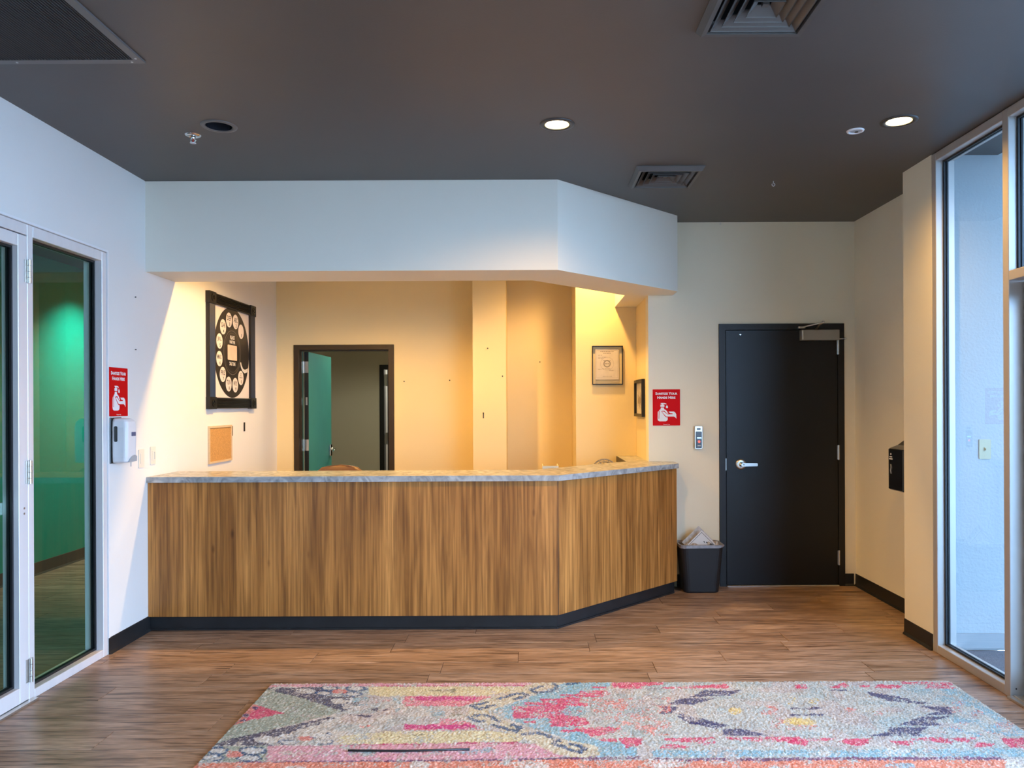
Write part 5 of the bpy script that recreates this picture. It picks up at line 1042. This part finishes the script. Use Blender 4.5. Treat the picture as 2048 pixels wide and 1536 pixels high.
# ------------------------------------------------------------------ sanitizer dispenser, left wall
sd = thing('sanitizer_dispenser', (XL, 4.765, 1.16), 'white wall mounted sanitizer dispenser under the left red sign', 'dispenser')
rings = []
for z, g, fx in ((1.163, .012, .085), (1.172, .003, .094), (1.20, 0, .099), (1.38, 0, .101), (1.415, .004, .096), (1.430, .012, .084), (1.436, .026, .066)):
    yA, yB = 4.703 + g, 4.828 - g
    pl2 = rpoly(0, fx, yA, yB, .022, 4)
    rings.append([(XL + .0065 + x, y, z) for x, y in pl2])
MB().loft(rings, smooth=False).build('housing', 'white_plastic', sd)
MB().bbox(XL + .0005, XL + .0065, 4.700, 4.831, 1.158, 1.440, w=.002, seg=1).build('back_plate', 'smoke_window', sd)
ps = Pl((XL + .0065, 4.703, 0), (1, 0, 0), (0, 0, 1))                 # side facing the camera
MB().rrect(ps, .022, .042, 1.292, 1.388, .008, .0003, .0030).build('level_window', 'smoke_window', sd)
pf = Pl((XL + .1075, 4.703, 0), (0, 1, 0), (0, 0, 1))
MB().rrect(pf, .052, .098, 1.325, 1.350, .003, .0002, .0030).build('badge', 'blue_label', sd)
m = MB()
m.sheet(Pl((XL + .1075, 4.703, 1.163), (0, 1, 0), (0, 0, 1)), [(.020, 0.004), (.112, 0.004), (.116, .036), (.090, .044), (.060, .040), (.035, .024)], -.012, .0012)
m.build('nozzle_cover', 'grey_plastic', sd)
MB().tube([(XL + .085, 4.79, 1.164), (XL + .085, 4.79, 1.135)], .0025, 6).build('drip_tube', 'grey_plastic', sd)

# switches on the left wall
def wall_plate(pl, label, style, mat, group=None):
    t = thing('light_switch', pl.o, label, 'switch', group)
    MB().rrect(pl, -.036, .036, 0, .120, .005, .0005, .005, 3).build('plate', mat, t)
    if style == 'rocker': MB().rect(pl, -.0165, .0165, .027, .093, .0051, .008).build('rocker', mat, t)
    elif style == 'slide':
        MB().rect(pl, -.0165, .0165, .027, .093, .0051, .0075).build('rocker', mat, t); MB().rect(pl, .010, .014, .035, .085, .0076, .012).build('slider', mat, t)
    else:
        MB().sheet(pl, [(-.005, .048), (.005, .048), (.005, .072), (-.005, .072)], .0051, .007).loft([[pl.p(a, b, .007) for a, b in ((-.004, .058), (.004, .058), (.004, .070), (-.004, .070))], [pl.p(a, b, .018) for a, b in ((-.003, .052), (.003, .052), (.003, .060), (-.003, .060))]]).build('toggle', mat, t)
    for y in (.018, .102): MB().disc(pl, 0, y, .003, .0051, .006, 8).build('screw', mat, t)
wall_plate(Pl((XL, 5.080, 1.105), (0, 1, 0), (0, 0, 1)), 'white rocker light switch next to the soap dispenser', 'rocker', 'ivory_plastic')
wall_plate(Pl((XL, 5.235, 1.115), (0, 1, 0), (0, 0, 1)), 'white dimmer switch nearest the end of the counter', 'slide', 'ivory_plastic')
wall_plate(Pl((2.762, 4.69, 1.165), (1, 0, 0), (0, 0, 1)), 'almond toggle switch on the textured vestibule wall', 'toggle', 'almond_plastic')

# ------------------------------------------------------------------ telephone dial picture
dp = thing('telephone_dial_picture', (XL, 6.62, 1.49), 'large black framed picture of an old rotary telephone dial', 'picture')
pp = Pl((XL, 0, 0), (0, 1, 0), (0, 0, 1)); A0, A1, B0, B1 = 6.10, 7.12, 1.492, 2.425; fw = .088; fs_ = .122
MB().rect(pp, A0 + .02, A1 - .02, B0 + .02, B1 - .02, .001, .012).build('print_sheet', 'poster_paper', dp)
def fluted(name, lo, hi, c0, c1, vert):
    prof = [(c0, .001), (c0, .028)]
    n = 6
    for i in range(n):
        a = c0 + .008 + i * (c1 - c0 - .016) / n; b = a + (c1 - c0 - .016) / n
        prof += [(a, .030), ((a + b) / 2, .022), (b - .001, .030)]
    prof += [(c1, .028), (c1, .001)]
    ra = [pp.p(*((c, lo) if vert else (lo, c)), d) for c, d in prof]; rb = [pp.p(*((c, hi) if vert else (hi, c)), d) for c, d in prof]
    MB().loft([ra, rb]).build(name, 'black_frame', dp)
fluted('frame_rail', A0 + fs_, A1 - fs_, B0, B0 + fw, False); fluted('frame_rail', A0 + fs_, A1 - fs_, B1 - fw, B1, False)
fluted('frame_stile', B0 + fw, B1 - fw, A0, A0 + fs_, True); fluted('frame_stile', B0 + fw, B1 - fw, A1 - fs_, A1, True)
for a in (A0, A1 - fs_):
    for b in (B0, B1 - fw):
        k = MB().rrect(pp, a - .004, a + fs_ + .004, b - .004, b + fw + .004, .003, .001, .036, 2).build('corner_block', 'black_frame', dp)
        MB().ring(pp, a + fs_ / 2, b + fw / 2, .020, .030, .036, .041, 24).disc(pp, a + fs_ / 2, b + fw / 2, .010, .036, .042, 16).build('rosette', 'gloss_black', k)
DC = (6.610, 1.968); DR = .386
MB().disc(pp, DC[0], DC[1], DR, .0122, .0132, 64).build('dial', 'dial_dark', dp)
MB().ring(pp, DC[0], DC[1], .186, .190, .0133, .0137, 48).ring(pp, DC[0], DC[1], .166, .168, .0133, .0137, 48).build('dial_ring', 'dial_ring', dp)
for i, (t3, num) in enumerate(DIAL):
    a = R(90 + (-45 + 29.7 * i)); hx_, hy_ = DC[0] + .283 * math.cos(a), DC[1] + .283 * math.sin(a)
    hole = MB().disc(pp, hx_, hy_, .063, .0133, .0139, 28).build('finger_hole', 'poster_paper', dp)
    def txt(key, x, y, w_t, h_t):
        q = MB(); write(q, pp, key, x, y, w_t, h_t, .0143); q.build('text_line', 'print_black', hole, fix=False)
    if t3 == 'Z':
        txt(('Z', 0, .01), hx_, hy_ + .030, .022, .026); txt(('OPERATOR', 0, .02), hx_, hy_ + .004, .072, .013)
    elif t3: txt((t3, 0, .01), hx_, hy_ + .015, .084, .040)
    txt((num, 0, .01), hx_ + .010, hy_ - .034, .010 if num == '1' else .023, .028)
MB().rrect(pp, DC[0] - .102, DC[0] + .102, DC[1] - .064, DC[1] + .064, .010, .0133, .0139).build('number_card', 'label_tan', dp)
for key, dy_, w_t, h_t in ((('PLEASE', 0, .02), .130, .096, .032), (('WAIT FOR', 0, .02), .090, .124, .028), (('DIAL TONE', 0, .02), -.095, .130, .030)):
    m = MB(); write(m, pp, key, DC[0], DC[1] + dy_, w_t, h_t, .0139); m.build('text_line', 'print_white', dp, fix=False)
fs = [(DC[0] + r * math.cos(R(a)), DC[1] + r * math.sin(R(a))) for r, a in ((.19, -24), (.225, -31), (.265, -33), (.32, -31), (.375, -24))]
fi = [(DC[0] + r * math.cos(R(a)), DC[1] + r * math.sin(R(a))) for r, a in ((.375, -18), (.315, -25), (.268, -27.5), (.232, -25.5), (.205, -20))]
MB().sheet(pp, fs + fi, .0139, .0150).build('finger_stop', 'print_grey', dp)

cb = thing('cork_board', (XL, 6.365, 1.048), 'small cork board with a pine frame under the telephone dial picture', 'board')
a0, a1, b0, b1 = 6.13, 6.60, 1.048, 1.350
MB().rect(pp, a0 + .01, a1 - .01, b0 + .01, b1 - .01, .001, .008).build('cork', 'cork', cb)
for nm, q in (('frame_rail', (a0, a1, b0, b0 + .016)), ('frame_rail', (a0, a1, b1 - .016, b1)), ('frame_stile', (a0, a0 + .016, b0 + .016, b1 - .016)), ('frame_stile', (a1 - .016, a1, b0 + .016, b1 - .016))):
    MB().rect(pp, *q, .001, .014).build(nm, 'pine', cb)
MB().rect(pp, 6.612, 6.640, 1.255, 1.340, .0005, .004).build('hanging_strip', 'strip_black', None, 'black adhesive strip touching the edge of the cork board', 'strip')
MB().rect(pp, 6.895, 6.925, 1.285, 1.365, .0005, .004).build('hanging_strip', 'strip_black', None, 'black adhesive strip alone on the wall right of the cork board', 'strip')

# ------------------------------------------------------------------ alcove pictures
cf = thing('certificate', (.707, 7.12, 1.69), 'framed certificate in clear glass on the alcove back wall', 'certificate')
pc = Pl((0, 7.12, 0), (1, 0, 0), (0, 0, 1)); a0, a1, b0, b1 = .566, .850, 1.693, 2.052
for nm, q in (('frame_rail', (a0, a1, b0, b0 + .008)), ('frame_rail', (a0, a1, b1 - .008, b1)), ('frame_stile', (a0, a0 + .008, b0 + .008, b1 - .008)), ('frame_stile', (a1 - .008, a1, b0 + .008, b1 - .008))):
    MB().rect(pc, *q, .002, .022).build(nm, 'black_frame', cf)
pa0, pa1, pb0, pb1 = a0 + .030, a0 + .246, b0 + .048, b0 + .332
MB().rect(pc, pa0, pa1, pb0, pb1, .008, .012).build('certificate_paper', 'paper', cf)
m = MB(); rr = random.Random(3); cxm = (pa0 + pa1) / 2
def dash(xa, xb, y, h=.004):
    x = xa
    while x < xb:
        l = rr.uniform(.008, .022); m.rect(pc, x, min(x + l, xb), y, y + h, .0121, .0124); x += l + .004
dash(cxm - .062, cxm + .062, pb1 - .030, .007); dash(cxm - .034, cxm + .034, pb1 - .045, .007)
dash(pa0 + .025, pa0 + .062, pb1 - .062); dash(pa0 + .025, pa0 + .11, pb1 - .080); dash(pa0 + .025, pa0 + .075, pb1 - .090)
m.ring(pc, cxm, pb1 - .138, .024, .034, .0121, .0124, 24).ring(pc, cxm, pb1 - .138, .060, .0615, .0121, .0124, 32); dash(cxm - .035, cxm + .035, pb1 - .112, .005); dash(cxm - .02, cxm + .02, pb1 - .142, .008)
dash(pa0 + .025, pa0 + .055, pb1 - .190); dash(cxm - .045, cxm + .030, pb1 - .188); dash(cxm + .02, cxm + .06, pb1 - .203); dash(cxm - .04, cxm + .045, pb0 + .028, .003)
m.build('printing', 'ink_grey', cf)
q = .0012
MB().rect(pc, pa0 + .010, pa1 - .010, pb0 + .015, pb0 + .015 + q, .0121, .0124).rect(pc, pa0 + .010, pa1 - .010, pb1 - .015, pb1 - .015 + q, .0121, .0124).rect(pc, pa0 + .010, pa0 + .010 + q, pb0 + .015, pb1 - .015, .0121, .0124).rect(pc, pa1 - .010, pa1 - .010 + q, pb0 + .015, pb1 - .015, .0121, .0124).build('border_line', 'ink_grey', cf)
MB().add([pc.p(x, y, .017) for x, y in ((a0 + .008, b0 + .008), (a1 - .008, b0 + .008), (a1 - .008, b1 - .008), (a0 + .008, b1 - .008))], [(0, 1, 2, 3)]).build('glass', 'glass_frame', cf, fix=False)
pr = thing('framed_print', (.974, 6.81, 1.40), 'black framed print on the alcove side wall near the corner', 'picture')
pz = Pl((.974, 0, 0), (0, -1, 0), (0, 0, 1)); a0, a1, b0, b1 = -7.06, -6.57, 1.402, 1.728
for nm, q in (('frame_rail', (a0, a1, b0, b0 + .026)), ('frame_rail', (a0, a1, b1 - .026, b1)), ('frame_stile', (a0, a0 + .026, b0 + .026, b1 - .026)), ('frame_stile', (a1 - .026, a1, b0 + .026, b1 - .026))):
    MB().rect(pz, *q, .002, .030).build(nm, 'black_frame', pr)
MB().rect(pz, a0 + .02, a1 - .02, b0 + .02, b1 - .02, .003, .008).build('print_paper', 'paper', pr)
m = MB()
for i in range(16):
    xx = a0 + .10 + i * .018; m.rect(pz, xx, xx + .010, b0 + .09 + .03 * math.sin(i), b0 + .20 + .035 * math.sin(i * 1.7), .0082, .0086)
m.build('sketch', 'ink_brown', pr)

# ------------------------------------------------------------------ card reader
cr = thing('card_reader', (1.385, YF, 1.14), 'slim black and silver card reader with blue and red lights beside the door', 'card reader')
pw = Pl((0, YF, 0), (1, 0, 0), (0, 0, 1))
MB().rrect(pw, 1.352, 1.412, 1.142, 1.326, .008, .0005, .026).build('body', 'steel', cr)
MB().rrect(pw, 1.358, 1.408, 1.146, 1.284, .006, .0262, .031).build('front_panel', 'gloss_black', cr)
MB().rrect(pw, 1.368, 1.398, 1.296, 1.312, .002, .0262, .029).build('camera_window', 'gloss_black', cr)
MB().rrect(pw, 1.368, 1.402, 1.226, 1.236, .003, .0312, .0322).build('blue_light', 'led_blue', cr, 'glowing blue light bar')
MB().disc(pw, 1.385, 1.200, .0095, .0312, .0322, 18).build('red_light', 'led_red', cr, 'glowing red light')
MB().rect(pw, 1.372, 1.400, 1.163, 1.170, .0312, .0318).build('maker_mark', 'print_grey', cr)

# ------------------------------------------------------------------ paper towel dispenser in the recess
td = thing('paper_towel_dispenser', (2.685, 5.27, .91), 'black paper towel dispenser partly hidden behind the pilaster', 'dispenser')
def tdr(z, g=0., fr_=2.497, r=.055):
    y0, y1 = 5.125 + g, 5.425 - g; xb = 2.683
    out = [(xb, y0, z), (xb, y1, z)]
    for i in range(7): a = R(90 + 90 * i / 6); out.append((fr_ + g + r + r * math.cos(a), y1 - r + r * math.sin(a), z))
    for i in range(7): a = R(180 + 90 * i / 6); out.append((fr_ + g + r + r * math.cos(a), y0 + r + r * math.sin(a), z))
    return out
MB().loft([tdr(.908, .006), tdr(.914), tdr(1.188), tdr(1.192, .004)]).build('housing', 'gloss_black', td)
MB().loft([[(2.683, y, 1.1925), (2.683, y, 1.265), (2.640, y, 1.262), (2.575, y, 1.215), (2.515, y, 1.1925)] for y in (5.14, 5.41)]).build('top_cover', 'gloss_black', td)
pt = Pl((2.4968, 0, 0), (0, -1, 0), (0, 0, 1))
MB().disc(pt, -5.345, 1.155, .007, .0001, .0009, 14).rect(pt, -5.365, -5.327, 1.133, 1.140, .0001, .0009).rect(pt, -5.370, -5.322, 1.118, 1.127, .0001, .0009).build('logo', 'print_white', td)
MB().tube([(2.4955, 5.345, 1.085), (2.494, 5.338, 1.065), (2.494, 5.346, 1.040), (2.4955, 5.340, 1.020)], .003, 6).build('slot_glint', 'grey_plastic', td)  # grey squiggle standing in for the glint on the lever slot
MB().add([(2.60, 5.16, 1.262), (2.67, 5.16, 1.266), (2.67, 5.30, 1.266), (2.60, 5.28, 1.262), (2.585, 5.19, 1.292), (2.66, 5.18, 1.284), (2.655, 5.26, 1.290), (2.61, 5.25, 1.280)], [(0, 1, 5, 4), (1, 2, 6, 5), (2, 3, 7, 6), (3, 0, 4, 7), (4, 5, 6, 7), (0, 3, 2, 1)]).build('folded_towel', 'paper_white', None, 'white paper towel lying on top of the black dispenser', 'paper towel')

# ------------------------------------------------------------------ waste bin and its papers
wb = thing('waste_bin', (1.355, 6.235, 0), 'black plastic waste bin with a liner between the counter and the door', 'bin')
def br(z, hx_, hy_, r=.05): return [(1.358 + x, 6.235 + y, z) for x, y in rpoly(-hx_, hx_, -hy_, hy_, r, 5)]
MB().loft([br(.001, .138, .088), br(.012, .142, .092), br(.365, .172, .122, .055), br(.372, .178, .128, .055), br(.385, .178, .128, .055), br(.385, .170, .120, .05), br(.365, .166, .116, .05), br(.02, .136, .086, .045)]).build('body', 'bin_plastic', wb)
lr = MB(); ra = []
for k, (g, z) in enumerate(((-.024, .28), (-.010, .372), (.000, .3885), (.0085, .3875), (.0105, .380))):
    row = br(z, .171 + g, .121 + g, .052)
    ra.append([(x + .002 * math.sin(i * 2.1), y + .002 * math.cos(i * 1.7), zz + (0 if k < 4 else -.018 * max(0, math.sin(i * .27 + 2.2)) + .002 * math.sin(i * 1.9))) for i, (x, y, zz) in enumerate(row)])
lr.loft(ra, False, False).build('liner', 'bag_film', wb)
def sheet3(name, c, ang, w, h, lean, mat, label, marks=None):
    r_ = Vector((math.cos(ang), 0, math.sin(ang))); u_ = Vector((-math.sin(ang), lean, math.cos(ang))).normalized()
    p = Pl(c, r_, u_); t = thing(name, c, label, 'paper')
    MB().rect(p, 0, w, 0, h, 0, .0025).build('sheet', mat, t)
    if marks:
        m = MB()
        for q in marks: m.rect(p, *q, .0026, .0032)
        m.build('printing', 'print_black', t)
    return t
sheet3('paper_sheet', (1.372, 6.20, .250), R(45), .17, .17, .10, 'paper_white', 'printed card with a black border standing in the waste bin', [(.157, .160, .02, .16), (.02, .16, .157, .160), (.115, .122, .085, .098), (.126, .134, .07, .08), (.10, .108, .062, .07)])
sheet3('paper_sheet', (1.355, 6.25, .250), R(44), .19, .19, .12, 'newsprint', 'plain grey paper behind the card in the waste bin')
m = MB(); rr = random.Random(9); g = []
for i in range(7):
    g.append([(1.42 + j * .013 , 6.17 + i * .018, .372 + .018 * rr.random() + .02 * math.sin(i + j)) for j in range(7)])
vs = [p for r_ in g for p in r_] + [(x, y, z - .004) for r_ in g for x, y, z in r_]; fsx = [(i * 7 + j, i * 7 + j + 1, (i + 1) * 7 + j + 1, (i + 1) * 7 + j) for i in range(6) for j in range(6)]
m.add(vs, fsx + [tuple(49 + k for k in f[::-1]) for f in fsx]).build('crumpled_paper', 'newsprint', None, 'crumpled newspaper at the right of the waste bin', 'paper')
m = MB(); rr = random.Random(12); g = []
for i in range(6):
    g.append([(1.245 + j * .016, 6.135 + i * .02, .365 + .014 * rr.random() + .015 * math.sin(i * 1.3 + j)) for j in range(7)])
vs = [p for r_ in g for p in r_] + [(x, y, z - .004) for r_ in g for x, y, z in r_]; fsx = [(i * 7 + j, i * 7 + j + 1, (i + 1) * 7 + j + 1, (i + 1) * 7 + j) for i in range(5) for j in range(6)]
m.add(vs, fsx + [tuple(42 + k for k in f[::-1]) for f in fsx]).build('crumpled_paper', 'newsprint', None, 'crumpled newspaper at the left of the waste bin', 'paper')

# ------------------------------------------------------------------ nails and anchors left in the walls
def nail(p, n, label, r=.005, tall=0.):
    pl = Pl(p, Vector((0, 0, 1)).cross(Vector(n)), (0, 0, 1)); m = MB()
    m.lathe(pl, [(0, .010), (r * .8, .010), (r, .008), (r, .006), (r * .4, .005), (r * .4, -.0005)], 10)
    if tall: m.rect(pl, -.004, .004, -tall, 0, .0003, .004)
    m.build('nail', 'strip_black', None, label, 'nail', 'nails left in the walls')
LW = (1, 0, 0); BW = (0, -1, 0)
nail((XL, 5.008, 2.22), LW, 'upper nail in the white wall above the left red sign', .004); nail((XL, 5.008, 1.878), LW, 'lower nail in the white wall above the left red sign', .004)
nail((-1.283, 7.80, 1.755), BW, 'nail in the back wall right beside the open door frame', .006); nail((-.822, 7.80, 1.764), BW, 'nail in the back wall midway between door and column', .006)
nail((-.412, 7.38, 2.055), BW, 'nail highest on the bright column', .006); nail((-.272, 7.38, 1.787), BW, 'nail at the right edge of the bright column', .006); nail((-.456, 7.38, 1.435), BW, 'long wall anchor low on the bright column', .006, .05)
nail((.092, 7.80, 1.945), BW, 'nail in the back wall right of the column', .006)
